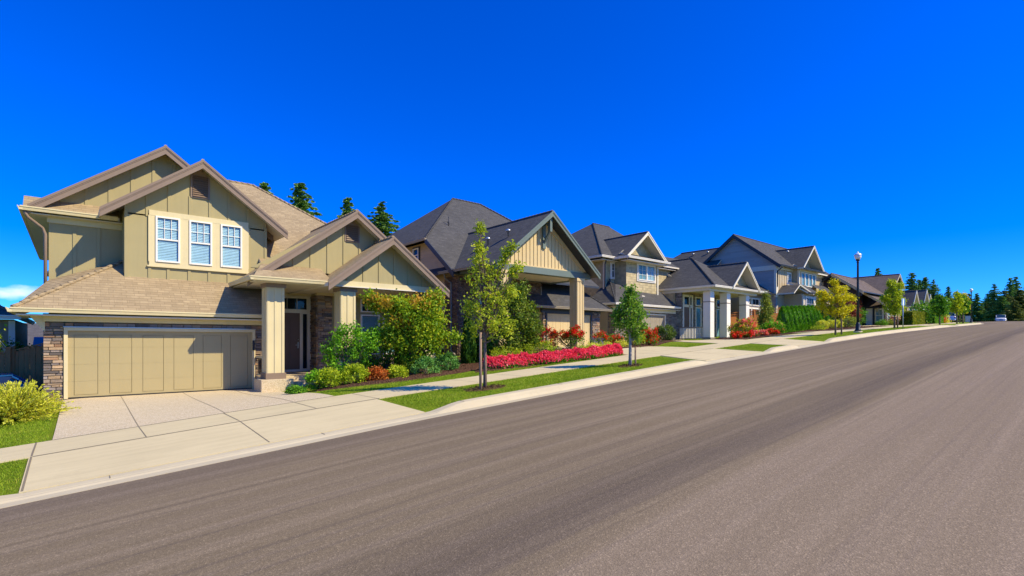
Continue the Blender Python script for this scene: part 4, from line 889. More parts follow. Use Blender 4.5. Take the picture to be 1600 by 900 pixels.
# ---- house five: dark brown walls under a big brown roof -------------------------------------
H5 = House('house', 66, 18, 1.6, 'fifth house with dark brown shingle walls under a broad brown roof by the lamp post', 'house', 'houses along the street')
rf = H5.mb(); wl = H5.mb()
gable(H5, rf, wl, 68.4, 5.2, 7.2, .72, 15.5, 28, 16.2, 3.0, K['beige'], .22, .6, .08, wm=1, halfR=1.9, wx1=69.9)
rp(rf, [(57.6, 15.9, 4.75), (68, 15.9, 4.75), (68, 18.65, 6.68), (57.6, 18.65, 6.68)]); rp(rf, [(57.6, 18.65, 6.68), (68, 18.65, 6.68), (68, 22.5, 4), (57.6, 22.5, 4)])
rp(rf, [(60.2, 14.7, 3.55), (63.8, 14.7, 3.55), (63.8, 17.0, 5.1), (60.2, 17.0, 5.1)]); rp(rf, [(60, 23, 7.3), (68.4, 23, 7.9), (68.4, 28, 5.6), (60, 28, 5)]); rp(rf, [(60, 23, 7.3), (68.4, 23, 7.9), (68.4, 19, 5.6), (60, 19, 5)])
cap_(rf, (57.6, 18.65, 6.7), (66, 18.65, 6.7))
H5.part('roof', rf, [K['brown_roof'], K['charcoal']])
wl.box(63.8, 69.9, 15.7, 27.5, 1.2, 3.6, 0); wl.box(69.6, 69.95, 15.66, 27.5, 1.2, 5.6, 1); wl.box(66.0, 69.6, 15.68, 15.7, 1.2, 3.6, 1); wl.prism([(58.1, 17.7, 1), (58.1, 22, 1), (58.1, 22, 4.2), (58.1, 18.65, 6.5), (58.1, 17.7, 5.85)], (6, 0, 0), 0); wl.prism([(58.12, 16.2, 4.35), (58.12, 17.69, 4.35), (58.12, 17.69, 5.8), (58.12, 16.2, 4.8)], (.15, 0, 0), 0)
H5.part('wall', wl, [K['brownw'], K['beige']])
t = H5.mb(); t.prism([(57.55, 15.9, 4.77), (57.55, 18.65, 6.72), (57.55, 18.65, 6.42), (57.55, 15.9, 4.45)], (.06, 0, 0)); t.prism([(57.58, 18.65, 6.71), (57.58, 22.5, 4.03), (57.58, 22.5, 3.78), (57.58, 18.65, 6.42)], (.05, 0, 0), 1); t.prism([(60.15, 14.7, 3.57), (60.15, 17.0, 5.12), (60.15, 17.0, 4.9), (60.15, 14.7, 3.3)], (.05, 0, 0))
H5.part('barge_board', t, [K['beige'], K['charcoal']])
window(H5, 15.85, 16.5, 1.95, 3.25, 63.8, 'side', cols=2, rows=2, blind='sage', trim=.08, trimmat='creamw'); window(H5, 17.55, 17.85, 4.5, 5.3, 58.1, 'side', cols=1, rows=1, blind=None, trim=.05, trimmat='creamw')
window(H5, 64.4, 65.4, 1.95, 3.2, 15.7, cols=2, rows=2, blind='sage', trim=.08, trimmat='creamw'); window(H5, 66.4, 67.6, 1.95, 3.2, 15.7, cols=2, rows=2, blind='sage', trim=.08, trimmat='creamw')
d = H5.mb(); d.box(63.74, 63.8, 16.75, 17.35, 1.6, 3.4); H5.part('front_door', d, K['white'])
t = H5.mb(); t.box(63.7, 63.8, 16.6, 16.75, 1.5, 3.4); t.box(63.7, 63.8, 17.35, 17.45, 1.5, 3.4); H5.part('door_surround', t, K['charcoal'])
vents(H5, [(66.3, 18.4, 5.75)])

# ---- houses further up the street ------------------------------------------------------------
def far_house(label, x, y, z, w_, gs, roofm, wallm, eave, rh, back=None):
    H = House('house', x+w_/2, y+5, z, label, 'house', 'houses along the street')
    rf = H.mb(); wl = H.mb()
    rp(rf, [(x, y+1, z+eave), (x+w_, y+1, z+eave), (x+w_, y+5, z+eave+rh), (x, y+5, z+eave+rh)]); rp(rf, [(x, y+5, z+eave+rh), (x+w_, y+5, z+eave+rh), (x+w_, y+10, z+eave), (x, y+10, z+eave)])
    cap_(rf, (x, y+5, z+eave+rh+.02), (x+w_, y+5, z+eave+rh+.02), .08)
    for (gx, gh, gz) in gs: gable(H, rf, wl, gx, gh, z+gz, 1.15, y, y+5.5, y+.6, z+eave-.1, K['creamw'], .22, .6, .07)
    H.part('roof', rf, [K[roofm], K['soffit']])
    wl.prism([(x+.3, y+1.6, z-.8), (x+.3, y+9.4, z-.8), (x+.3, y+9.4, z+eave), (x+.3, y+5, z+eave+rh-.25), (x+.3, y+1.6, z+eave)], (w_-.6, 0, 0))
    wl.box(x+w_*.1, x+w_*.5, y+.7, y+1.7, z-.8, z+eave-.1); H.part('wall', wl, K[wallm])
    for k, (a, b) in enumerate(((.14, .26), (.32, .44), (.6, .7), (.78, .88))):
        yy = y+.7 if b < .5 else y+1.6; window(H, x+w_*a, x+w_*b, z+.7, z+2.1, yy, cols=2, rows=2, blind='blind' if k % 2 else None, trim=.1, trimmat='white')
    t = H.mb(); gutter(t, (x, y+1, z+eave+.03), (x+w_, y+1, z+eave+.03)); H.part('gutter', t, K['white'])
    d = H.mb(); d.box(x+w_*.52, x+w_*.57, y+1.52, y+1.6, z-.1, z+2.0); H.part('front_door', d, K['door'])
    return H
far_house('sixth house with twin steep gables and dark roof behind the golden hedge', 74, 15.6, 2.0, 12, [(76.0, 1.6, 3.9), (81.0, 1.8, 4.3)], 'slate', 'beige', 2.1, 1.9)
far_house('brown-roofed house seen above and behind the twin-gabled house', 80, 25, 3.2, 12, [(84, 2, 5.0)], 'brown_roof', 'beige', 2.6, 2.2)
far_house('seventh house with brown roof and pale walls beyond the twin-gabled house', 90, 17.6, 2.4, 12, [(93.5, 1.8, 4.2)], 'brown_roof', 'beige', 2.2, 1.9)
far_house('last low house partly hidden by street trees near the crest', 108, 21.5, 2.9, 14, [(112, 2, 4.0)], 'grey_roof', 'pump', 2.2, 1.8)
# ---- neighbours past the left edge ------------------------------------------------------------
H0 = House('house', -8, 30, -2.2, 'neighbouring house at the left edge with grey roof and dark siding', 'house', 'houses beyond the left fence')
rf = H0.mb(); wl = H0.mb()
rp(rf, [(-9, 25, .85), (-1.48, 25, .85), (-4.1, 27.6, 2.6), (-9, 27.6, 2.6)]); rp(rf, [(-1.48, 25, .85), (-1.48, 34, .85), (-4.1, 31, 2.6), (-4.1, 27.6, 2.6)]); cap_(rf, (-1.48, 25, .87), (-4.1, 27.6, 2.62)); rp(rf, [(-9, 27.6, 2.6), (-4.1, 27.6, 2.6), (-4.1, 31, 2.6), (-9, 34, 2.6)])
H0.part('roof', rf, [K['grey_roof'], K['soffit']]); wl.box(-9, -1.62, 25.6, 33, -2.6, .75); H0.part('wall', wl, K['pump'])
t = H0.mb(); gutter(t, (-9, 25, .88), (-1.4, 25, .88)); gutter(t, (-1.48, 25, .88), (-1.48, 33, .88)); H0.part('gutter', t, K['white'])
t = H0.mb(); t.box(-1.75, -1.58, 25.5, 25.65, -2.6, .7); t.box(-2.3, -2.2, 25.52, 25.6, -2.6, .7); H0.part('corner_trim', t, K['white'])
Hb = House('house', -2, 46, -2, 'distant house with blue-grey roof seen through the gap left of the garage', 'house', 'houses beyond the left fence')
rf = Hb.mb(); rp(rf, [(-2.5, 42, -.6), (4, 42, -.6), (4, 46.5, 1.15), (-2.5, 46.5, 1.15)]); rp(rf, [(-2.5, 46.5, 1.15), (4, 46.5, 1.15), (4, 51, -.6), (-2.5, 51, -.6)])
Hb.part('roof', rf, [K['grey_roof'], K['soffit']]); wl = Hb.mb(); wl.box(-2.3, 3.6, 42.6, 50, -3.4, -.6); Hb.part('wall', wl, K['beige']); t = Hb.mb(); gutter(t, (-2.5, 42, -.56), (4, 42, -.56)); Hb.part('gutter', t, K['white'])
Hs = House('garden_shed', -2.2, 36, -2.2, 'small garden shed with dark blue metal roof behind the brown fence', 'shed', 'sheds behind the fence')
rf = Hs.mb(); rp(rf, [(-1.5, 34, -.28), (.4, 34, -.28), (.4, 35.3, .18), (-1.5, 35.3, .18)], .05); Hs.part('roof', rf, [K['bluecap'], K['beige']]); wl = Hs.mb(); wl.box(-1.42, .3, 34.2, 35.3, -2.9, -.3); Hs.part('wall', wl, K['beige'])
Hs = House('garden_shed', -2.2, 24.5, -2.2, 'blue-roofed shed with white gable end at the far left behind the fence', 'shed', 'sheds behind the fence')
rf = Hs.mb(); rp(rf, [(-1.9, 24.0, .1), (-1.5, 24.0, -.55), (-1.5, 24.9, -.55), (-1.9, 24.9, .1)], .04); rp(rf, [(-1.9, 24.0, .1), (-2.9, 24.0, -.65), (-2.9, 24.9, -.65), (-1.9, 24.9, .1)], .04)
Hs.part('roof', rf, [K['bluecap'], K['white']]); wl = Hs.mb(); wl.prism([(-2.8, 24.1, -2.6), (-1.58, 24.1, -2.6), (-1.58, 24.1, -.55), (-1.9, 24.1, 0), (-2.8, 24.1, -.65)], (0, .7, 0)); Hs.part('wall', wl, K['white'])
# ------------------------------------------------------------------ vegetation
RX, RY = np.array([.762, -.647]), np.array([.647, .762])   # across / away axes used to lay crowns out
def quads(rng, C, ln, wd, upb=0.0, aim=None, aimk=0.0):
    """one small folded-free leaf quad per point"""
    n = len(C); a = rng.normal(size=(n, 3)); 
    if aim is not None: a = a*(1-aimk)+aim*aimk*1.6
    a[:, 2] += upb; a /= np.linalg.norm(a, axis=1)[:, None]+1e-9
    b = np.cross(a, rng.normal(size=(n, 3))); b /= np.linalg.norm(b, axis=1)[:, None]+1e-9
    L_ = (ln*rng.uniform(.65, 1.3, n))[:, None]*.5; W_ = (wd*rng.uniform(.7, 1.3, n))[:, None]*.5
    c = np.cross(a, b)
    return np.stack([C-a*L_, C+b*W_-a*L_*.1+c*W_*.25, C+a*L_, C-b*W_-a*L_*.1+c*W_*.25], 1).reshape(-1, 3)
def clumps(rng, blobs):
    """blobs: (r, d, z, rr, rd, rz, n, shell) in across/away/up metres -> clump centres"""
    out = []
    for (r, d, z, rr, rd, rz, n, sh) in blobs:
        u = rng.normal(size=(n, 3)); u /= np.linalg.norm(u, axis=1)[:, None]; q = rng.uniform(sh, 1, n)[:, None]**(1/2.2)
        u = u*q*np.array([rr, rd, rz]); out.append(np.stack([(r+u[:, 0])*RX[0]+(d+u[:, 1])*RY[0], (r+u[:, 0])*RX[1]+(d+u[:, 1])*RY[1], z+u[:, 2]], -1))
    return np.concatenate(out)
def crown(name, rng, cl, k, sig, ln, wd, mat, parent, upb=.1, zmin=.02, kz=1.0):
    P = np.repeat(cl, k, 0)+rng.normal(size=(len(cl)*k, 3))*np.array([sig, sig, sig*kz]); P[:, 2] = np.abs(P[:, 2]-zmin)+zmin
    return fastmesh(name, quads(rng, P, ln, wd, upb), 4, mat, parent)
def limbs(mb, rng, cl, z0, z1, r0, frac=.35, m=0):
    idx = rng.choice(len(cl), max(4, int(len(cl)*frac)), replace=False)
    for i in idx:
        c = cl[i]; zb = min(z0+(z1-z0)*rng.uniform(.0, .75), max(z0, c[2]-.15)); s = np.array([0, 0, zb]); mid = (s+c)/2+np.array([rng.normal()*.05, rng.normal()*.05, -.05*abs(rng.normal())+.02])
        mb.tube([s, mid, c], [r0*.42, r0*.25, r0*.1], 5, m, False)
LM = {}
def LMAT(n, st, t=.35): LM[n] = leafmat(n, st, t)
LMAT('leaf_olive', [(0, (0.085,0.132,0.019)), (.4, (0.217,0.279,0.034)), (.75, (0.388,0.434,0.062)), (1, (0.651,0.62,0.186))])
LMAT('leaf_sun', [(0, (0.145,0.211,0.011)), (.4, (0.338,0.436,0.022)), (.75, (0.58,0.634,0.05)), (1, (0.797,0.792,0.112))], .4)
LMAT('leaf_street', [(0, (0.06,0.132,0.012)), (.5, (0.144,0.308,0.024)), (.85, (0.36,0.495,0.064)), (1, (0.72,0.682,0.24))])
LMAT('leaf_turn', [(0, (.3,.26,.02)), (.5, (.5,.34,.03)), (1, (.62,.3,.06))], .4)
LMAT('leaf_box', [(0, (.03,.06,.01)), (.5, (.09,.16,.02)), (.85, (.2,.28,.04)), (1, (.4,.38,.16))])
LMAT('leaf_mag', [(0, (0.036,0.075,0.009)), (.4, (0.108,0.188,0.018)), (.8, (0.288,0.362,0.036)), (1, (0.504,0.45,0.126))])
LMAT('leaf_green', [(0, (0.038,0.115,0.01)), (.5, (0.104,0.288,0.015)), (1, (0.291,0.518,0.038))])
LMAT('leaf_maple', [(0, (0.069,0.16,0.009)), (.45, (0.224,0.375,0.018)), (.75, (0.466,0.525,0.024)), (1, (0.724,0.488,0.03))])
LMAT('leaf_lime', [(0, (0.15,0.24,0.01)), (.5, (0.39,0.51,0.02)), (1, (0.75,0.72,0.05))])
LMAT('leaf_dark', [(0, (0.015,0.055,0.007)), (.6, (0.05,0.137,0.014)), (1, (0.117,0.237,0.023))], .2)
LMAT('leaf_glossy', [(0, (0.045,0.162,0.01)), (.5, (0.158,0.405,0.018)), (1, (0.45,0.729,0.036))])
LMAT('leaf_bluegreen', [(0, (0.041,0.135,0.026)), (.5, (0.121,0.321,0.061)), (1, (0.345,0.557,0.132))])
LMAT('leaf_rust', [(0, (0.168,0.036,0.01)), (.5, (0.504,0.12,0.018)), (1, (0.72,0.336,0.072))])
LMAT('leaf_gold', [(0, (0.38,0.431,0.018)), (.5, (0.658,0.661,0.054)), (1, (0.886,0.891,0.18))])
LMAT('leaf_yellow', [(0, (0.288,0.304,0.012)), (.5, (0.624,0.58,0.014)), (1, (0.84,0.69,0.024))])
LMAT('leaf_hedge', [(0, (.06,.11,.01)), (.5, (.2,.26,.02)), (1, (.5,.42,.05))])
LMAT('leaf_cedar', [(0, (0.044,0.149,0.008)), (.5, (0.133,0.361,0.014)), (1, (0.287,0.595,0.02))], .2)
LMAT('leaf_purple', [(0, (0.072,0.014,0.014)), (.5, (0.264,0.054,0.036)), (1, (0.456,0.192,0.072))])
LMAT('petal_pink', [(0, (0.5,0.012,0.05)), (.45, (0.85,0.05,0.12)), (.8, (0.93,0.16,0.22)), (1, (0.95,0.42,0.45))], .3)
LMAT('petal_red', [(0, (.45,.01,.008)), (.6, (.8,.03,.012)), (1, (.9,.13,.04))], .3)
LMAT('petal_salmon', [(0, (.7,.06,.05)), (.6, (.9,.2,.16)), (1, (.95,.45,.35))], .3)
LMAT('petal_yellow', [(0, (.7,.4,.01)), (1, (.85,.65,.05))], .3)
LMAT('petal_violet', [(0, (.1,.04,.25)), (1, (.3,.15,.5))], .3)
LMAT('needle', [(0, (0.048,0.126,0.034)), (.5, (0.153,0.315,0.068)), (1, (0.456,0.574,0.121))], .15)
LMAT('needle_light', [(0, (0.084,0.105,0.025)), (.5, (0.21,0.241,0.05)), (1, (0.336,0.357,0.084))], .15)
def plant(name, label, cat, x, v, seed, blobs, k, sig, ln, wd, mat, group=None, trunk=None, r0=.05, upb=.1, z=None, flowers=None, frac=.3, kz=1.0, trunkm=None, lean=(0, 0)):
    rng = np.random.default_rng(seed); Y = v+float(off(x)); zz = GW(x, Y)+.02 if z is None else z
    e = empty(name, (x, Y, zz), label, cat, group); cl = clumps(rng, blobs)
    mb = MB()
    if trunk:
        mb.tube([(0, 0, -.1), (lean[0]*.4+.01, lean[1]*.4, trunk*.5), (lean[0], lean[1], trunk), (lean[0]*1.2, lean[1]*1.2, trunk*1.5), (lean[0]*1.1, lean[1]*1.1, trunk*2.1)], [r0*1.25, r0, r0*.85, r0*.55, r0*.15], 8)
        limbs(mb, rng, cl, trunk*.9, trunk*2.0, r0, frac); mb.build('trunk', trunkm or K['barkb'], e)
    else:
        limbs(mb, rng, cl, 0, .15, r0, frac); mb.build('stem', K['barkb'], e)
    crown('crown' if trunk else 'foliage', rng, cl, k, sig, ln, wd, LM[mat], e, upb, .02, kz)
    if flowers:
        fm, cnt, fs, zlo, fsig = flowers; top = cl[cl[:, 2] > zlo]; top = top if len(top) else cl
        P = top[rng.integers(0, len(top), cnt)]; P = np.repeat(P, 9, 0)+rng.normal(size=(cnt*9, 3))*fsig+np.array([-.0, -.05, .05])
        fastmesh('blossom', quads(rng, P, fs, fs*.8, .2), 4, LM[fm], e)
    return e
# street trees ------------------------------------------------------------------------------
T1 = plant('street_tree', 'young olive-green street tree with upswept arms, nearest on the verge with a wooden stake', 'tree', 8.05, 10.55, 11,
  [(.02, 0, 1.55, .50, .42, .42, 34, .1), (.12, 0, 2.1, .62, .5, .45, 48, .1), (.0, 0, 2.7, .48, .42, .42, 34, .1), (-.12, 0, 3.15, .24, .24, .3, 18, 0), (-.15, 0, 3.6, .13, .14, .3, 14, 0), (-.14, 0, 4.0, .06, .07, .22, 9, 0), (.32, .05, 2.95, .16, .2, .22, 11, 0), (.46, .05, 3.3, .09, .1, .16, 9, 0), (.56, .05, 3.5, .08, .08, .1, 7, 0), (.72, .05, 3.64, .1, .08, .05, 7, 0), (.72, 0, 3.0, .12, .12, .1, 9, 0), (.88, 0, 3.1, .1, .1, .05, 6, 0), (-.5, 0, 2.0, .14, .2, .22, 9, 0), (.66, 0, 2.4, .2, .2, .25, 12, 0), (.62, 0, 1.6, .22, .2, .22, 12, 0)],
  20, .065, .085, .045, 'leaf_sun', 'young trees on the verge', 1.25, .042, .25, frac=.45)
ring(8.05, 10.55)
T2 = plant('street_tree', 'young bright green street tree with dense oval crown in front of the third house', 'tree', 13.85, 10.35, 12,
  [(0, 0, 1.4, .52, .42, .42, 50, .15), (.02, 0, 1.8, .46, .4, .36, 38, .15), (0, 0, 2.15, .28, .26, .28, 18, 0), (.0, 0, 2.48, .10, .1, .16, 7, 0), (-.42, 0, 1.6, .16, .2, .2, 9, 0), (.12, 0, .95, .25, .2, .14, 8, 0)],
  34, .085, .09, .055, 'leaf_street', 'young trees on the verge', .85, .05, frac=.35, trunkm=bark('pale_bark', (.36,.31,.27)))
ring(13.85, 10.35, .42)
plant('street_tree', 'young golden-yellow street tree on the verge just before the lamp post', 'tree', 32.8, 10.4, 13,
  [(0, 0, 1.35, .65, .6, .32, 36, .1), (-.15, 0, 1.95, .8, .6, .38, 44, .1), (.2, 0, 2.5, .45, .4, .25, 20, 0), (.75, 0, 2.1, .4, .3, .14, 14, 0), (-.75, 0, 1.6, .3, .3, .2, 10, 0), (-.1, 0, 2.9, .25, .2, .12, 8, 0), (-.85, 0, 2.35, .2, .2, .12, 6, 0), (.95, 0, 1.55, .2, .2, .1, 6, 0)],
  36, .085, .12, .06, 'leaf_yellow', 'young trees on the verge', 1.0, .045, frac=.4)
plant('street_tree', 'young light green street tree on the verge just past the lamp post', 'tree', 44.6, 10.4, 14,
  [(0, 0, 1.35, .62, .5, .4, 34, .1), (-.1, 0, 1.95, .72, .6, .42, 40, .1), (-.1, 0, 2.55, .5, .4, .35, 26, 0), (-.2, 0, 3.15, .22, .2, .3, 12, 0), (.35, 0, 3.0, .25, .2, .25, 10, 0), (-.65, 0, 2.3, .2, .2, .2, 8, 0)],
  40, .1, .13, .07, 'leaf_lime', 'young trees on the verge', .95, .055, frac=.4)
for i, (x, v, h, mt, lb) in enumerate(((62.5, 10.8, 2.6, 'leaf_green', 'small green street tree in front of the golden hedge'), (74, 10.7, 3.4, 'leaf_lime', 'small street tree in front of the parked silver estate car'), (84, 10.8, 3.2, 'leaf_green', 'mid green street tree before the second lamp post'), (93, 11.0, 4.0, 'leaf_yellow', 'yellow-green street tree beside the second lamp post'), (104, 11.4, 3.6, 'leaf_lime', 'narrow light green street tree past the second lamp post'), (122, 15.3-12.0+8, 3.4, 'leaf_yellow', 'orange-yellow street tree close to the crest'))):
    plant('street_tree', lb, 'tree', x, v, 50+i, [(0, 0, h*.5, .7, .6, h*.18, 30, .1), (0, 0, h*.7, .8, .6, h*.2, 30, .1), (.1, 0, h*.9, .35, .3, h*.14, 14, 0)], 26, .12, .2, .12, mt, 'street trees up the hill', h*.36, .06)
# stakes
def stake(x, v, h, r, label, lean=.0):
    Y = v+float(off(x)); m = MB(); m.tube([(0, 0, -.3), (lean, lean*.3, h)], [r, r*.94], 8); m.tube([(lean, lean*.3, h), (lean, lean*.3, h+.012)], [r*.9, r*.6], 8)
    o = m.build('tree_stake', K['stake']); o.location = (x, Y, GW(x, Y)); tag(o, label, 'stake', 'stakes beside young trees')
stake(7.80, 10.40, 1.45, .036, 'round wooden stake beside the nearest street tree'); stake(33.45, 10.3, 1.55, .045, 'wooden stake right of the golden-yellow street tree'); stake(45.6, 10.45, 1.5, .05, 'wooden stake beside the light green tree past the lamp post'); stake(14.0, 10.25, .62, .03, 'short wooden stake at the dense green street tree')
# plants round house one -----------------------------------------------------------------------
plant('maple_tree', 'broad bushy maple turning yellow at the top in front of the first house', 'tree', 8.95, 15.9, 21,
  [(.0, 0, 1.3, 1.05, .8, .5, 80, .3), (.05, 0, 1.85, 1.1, .9, .45, 110, .3), (-.45, 0, 2.35, .7, .7, .26, 50, .2), (.6, 0, 2.3, .5, .5, .34, 46, .2), (.2, 0, 2.2, .55, .6, .36, 40, .2), (-1.15, 0, 2.5, .26, .3, .13, 14, 0), (-1.45, 0, 2.7, .16, .2, .08, 8, 0), (.82, 0, 2.72, .2, .2, .14, 9, 0), (.1, 0, .6, .6, .5, .4, 30, .2), (1.45, 0, 1.35, .3, .1, .05, 7, 0), (.8, 0, 1.2, .4, .4, .4, 24, .2)],
  44, .12, .095, .07, 'leaf_maple', None, .6, .06, .0, frac=.3)
_mp = [o for o in COL.objects if o.get('label', '').startswith('broad bushy maple')][0]; _r = np.random.default_rng(5)
crown('turning_leaves', _r, clumps(_r, [(-.5, -.2, 2.45, .6, .5, .16, 22, .2), (-1.2, -.1, 2.6, .3, .25, .1, 10, 0), (.3, -.3, 2.35, .5, .4, .3, 18, .3), (.75, -.1, 2.65, .25, .2, .15, 8, 0), (-.2, -.5, 1.9, .6, .3, .2, 10, 0)]), 26, .1, .095, .07, LM['leaf_turn'], _mp)
plant('laurel_shrub', 'tall dark green laurel bush beside the second porch column', 'shrub', 7.0, 16.8, 22,
  [(0, 0, .7, .75, .5, .55, 50, .3), (-.1, 0, 1.3, .5, .4, .35, 26, .2), (.55, 0, 1.3, .5, .4, .4, 26, .2), (-.15, 0, 1.75, .16, .15, .2, 8, 0), (.3, 0, 1.75, .15, .15, .22, 8, 0), (.9, 0, 1.6, .15, .15, .25, 8, 0), (-.65, 0, 1.0, .2, .2, .35, 10, 0)], 34, .09, .1, .045, 'leaf_glossy', 'shrubs in the first front garden')
plant('laurel_shrub', 'dark green bush between the laurel and the maple under the window', 'shrub', 8.5, 17.3, 23, [(0, 0, .7, 1.1, .5, .65, 80, .2), (.1, 0, 1.35, .95, .4, .45, 50, .2)], 30, .1, .1, .05, 'leaf_green', 'shrubs in the first front garden')
for i, (x, v, r, h, mt, lb) in enumerate(((5.75, 16.0, .38, .6, 'leaf_glossy', 'loose green shrub nearest the porch step'), (6.0, 15.7, .42, .62, 'leaf_lime', 'yellow-green shrub second from the porch step'), (6.68, 15.45, .42, .62, 'leaf_lime', 'lime green shrub left of the rust-coloured shrub'), (7.35, 15.25, .36, .42, 'leaf_rust', 'rust-orange low shrub in the mulch bed'), (7.98, 15.15, .36, .42, 'leaf_lime', 'small yellow-green shrub right of the rust-coloured shrub'), (9.05, 15.1, .55, .62, 'leaf_bluegreen', 'blue-green mounded shrub under the maple'), (10.05, 15.5, .55, .68, 'leaf_bluegreen', 'blue-green shrub right of the maple trunk'), (4.95, 15.5, .25, .14, 'leaf_green', 'low green creeper at the lawn corner by the porch'))):
    plant('garden_shrub', lb, 'shrub', x, v, 60+i, [(0, 0, h*.45, r, r*.9, h*.45, 46, .35), (0, 0, h*.75, r*.6, r*.6, h*.25, 16, 0)], 34, .055, .075, .035, mt, 'shrubs in the first front garden', r0=.03, upb=.3)
# juniper-like golden shrub and heather by the left edge
def spiky(name, label, cat, x, v, seed, n, rad, h, mat, group=None):
    rng = np.random.default_rng(seed); Y = v; e = empty(name, (x, Y, GW(x, Y)), label, cat, group); P = []; A = []
    mb = MB()
    for _ in range(n):
        a = rng.uniform(0, 2*np.pi); el = rng.uniform(.08, 1.35); l = rad*rng.uniform(.65, 1.1)*(1 if el < .8 else h/rad)
        d = np.array([np.cos(a)*np.cos(el), np.sin(a)*np.cos(el), np.sin(el)*h/rad*1.1]); b = np.array([rng.normal()*.12, rng.normal()*.12, .05])
        t = np.linspace(.25, 1, 13); pts = b+d*l*t[:, None]; pts[:, 2] -= .10*t**2*rad; pts[:, 2] = np.maximum(pts[:, 2], .03)
        mb.tube([b, pts[6], pts[-1]], [.008, .006, .003], 4, 0, False)
        for q in range(len(pts)):
            for _k in range(5):
                P.append(pts[q]+rng.normal(size=3)*.014); A.append(d+rng.normal(size=3)*.35)
    mb.build('stem', K['barkb'], e)
    P = np.array(P); A = np.array(A); A /= np.linalg.norm(A, axis=1)[:, None]
    fastmesh('foliage', quads(rng, P, .075, .022, 0, A, .85), 4, LM[mat], e); return e
spiky('golden_shrub', 'golden feathery shrub spilling over the driveway edge at the left', 'shrub', -1.1, 16.9, 31, 520, 1.05, .95, 'leaf_gold')
spiky('heather_shrub', 'green and orange shrub behind the golden shrub at the left edge', 'shrub', -1.75, 17.9, 32, 360, 1.1, 1.0, 'leaf_lime')
plant('garden_shrub', 'orange-tipped low shrub at the far left edge behind the golden shrub', 'shrub', -1.9, 17.3, 33, [(.2, 0, .6, .7, .5, .42, 50, .3)], 34, .07, .07, .02, 'leaf_rust', None, r0=.02)
plant('garden_tree', 'bright green tree behind the brown fence at the left edge', 'tree', -2.15, 24.0, 34, [(0, 0, 1.6, .55, .5, .7, 40, .2), (-.2, 0, 2.2, .4, .4, .4, 20, 0)], 30, .12, .12, .07, 'leaf_lime', None, .6, .05, z=-2.1)
plant('garden_shrub', 'dark leafy bush behind the brown fence beside the blue-roofed shed', 'shrub', -1.45, 24.3, 35, [(0, 0, 1.0, .5, .4, .55, 40, .2)], 30, .12, .12, .06, 'leaf_dark', None, z=-1.7)
# plants round house two -----------------------------------------------------------------------
plant('magnolia_tree', 'dense olive-green evergreen tree in front of the second house entry', 'tree', 13.4, 15.9, 41,
  [(0, 0, .9, .95, .8, .7, 80, .3), (.1, 0, 1.9, .95, .8, .7, 90, .3), (0, 0, 2.7, .65, .6, .45, 46, .2), (.8, 0, 1.3, .6, .5, .6, 40, .2), (-.6, 0, 2.2, .5, .4, .4, 26, .2), (.5, 0, 3.0, .2, .2, .2, 8, 0)], 36, .12, .13, .06, 'leaf_mag', None, .55, .07, z=-.9)
def column_shrub(label, x, v, r, h, seed, group, mat='leaf_cedar', z=None, n=None, cat='cedar', name='columnar_cedar', fine=1.0):
    rng = np.random.default_rng(seed); Y = v+float(off(x)); e = empty(name, (x, Y, GW(x, Y) if z is None else z), label, cat, group); n = n or int(5200*fine)
    t = rng.uniform(0, 1, n)**.85; a = rng.uniform(0, 2*np.pi, n); rad = r*np.minimum(1, np.sqrt(np.clip(1-t, 0, 1)*1.5))*(.9+.12*np.sin(a*5+t*9)+rng.normal(0, .05, n))*rng.uniform(.8, 1.03, n)
    P = np.stack([np.cos(a)*rad, np.sin(a)*rad, t*h], -1); A = np.stack([np.cos(a)*.35, np.sin(a)*.35, np.full(n, 1.0)], -1); A += rng.normal(size=(n, 3))*.25; A /= np.linalg.norm(A, axis=1)[:, None]
    fastmesh('foliage', quads(rng, P, .16, .05, 0, A, .8), 4, LM[mat], e)
    mb = MB(); mb.tube([(0, 0, -.1), (0, 0, h*.85)], [.05, .012], 6); mb.build('trunk', K['barkb'], e)
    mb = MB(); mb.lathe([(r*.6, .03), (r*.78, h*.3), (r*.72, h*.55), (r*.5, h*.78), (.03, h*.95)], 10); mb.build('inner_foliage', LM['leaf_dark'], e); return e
column_shrub('dark columnar cedar against the brick wall of the second house, left of the pair', 11.9, 16.6, .33, 2.3, 42, 'dark cedars by the second house', 'leaf_dark'); column_shrub('dark columnar cedar of the pair by the second house, nearer the tree', 12.45, 16.3, .33, 2.0, 43, 'dark cedars by the second house', 'leaf_dark')
plant('garden_shrub', 'low feathery green shrub under the olive-green tree by the pink flowers', 'shrub', 12.3, 14.7, 44, [(0, 0, .35, .7, .5, .3, 50, .3)], 30, .08, .09, .03, 'leaf_lime', 'shrubs in the second front garden')
plant('garden_shrub', 'yellow-green shrub at the left foot of the red bush, second house', 'shrub', 14.1, 15.0, 45, [(0, 0, .4, .8, .5, .38, 60, .3)], 30, .08, .09, .035, 'leaf_lime', 'shrubs in the second front garden')
plant('red_bush', 'red-leaved bush left of the tall column of the second house', 'shrub', 17.1, 15.9, 46, [(0, 0, .75, .55, .4, .4, 40, .3), (-.8, 0, .6, .4, .3, .35, 20, .3)], 28, .08, .08, .045, 'leaf_green', 'shrubs in the second front garden', flowers=('petal_red', 190, .075, .6, .055))
plant('red_bush', 'dark red-flecked shrub further left beside the olive-green tree', 'shrub', 15.9, 16.4, 47, [(0, 0, .7, .5, .4, .45, 36, .3)], 28, .08, .08, .04, 'leaf_purple', 'shrubs in the second front garden', flowers=('petal_red', 30, .07, .4, .05))
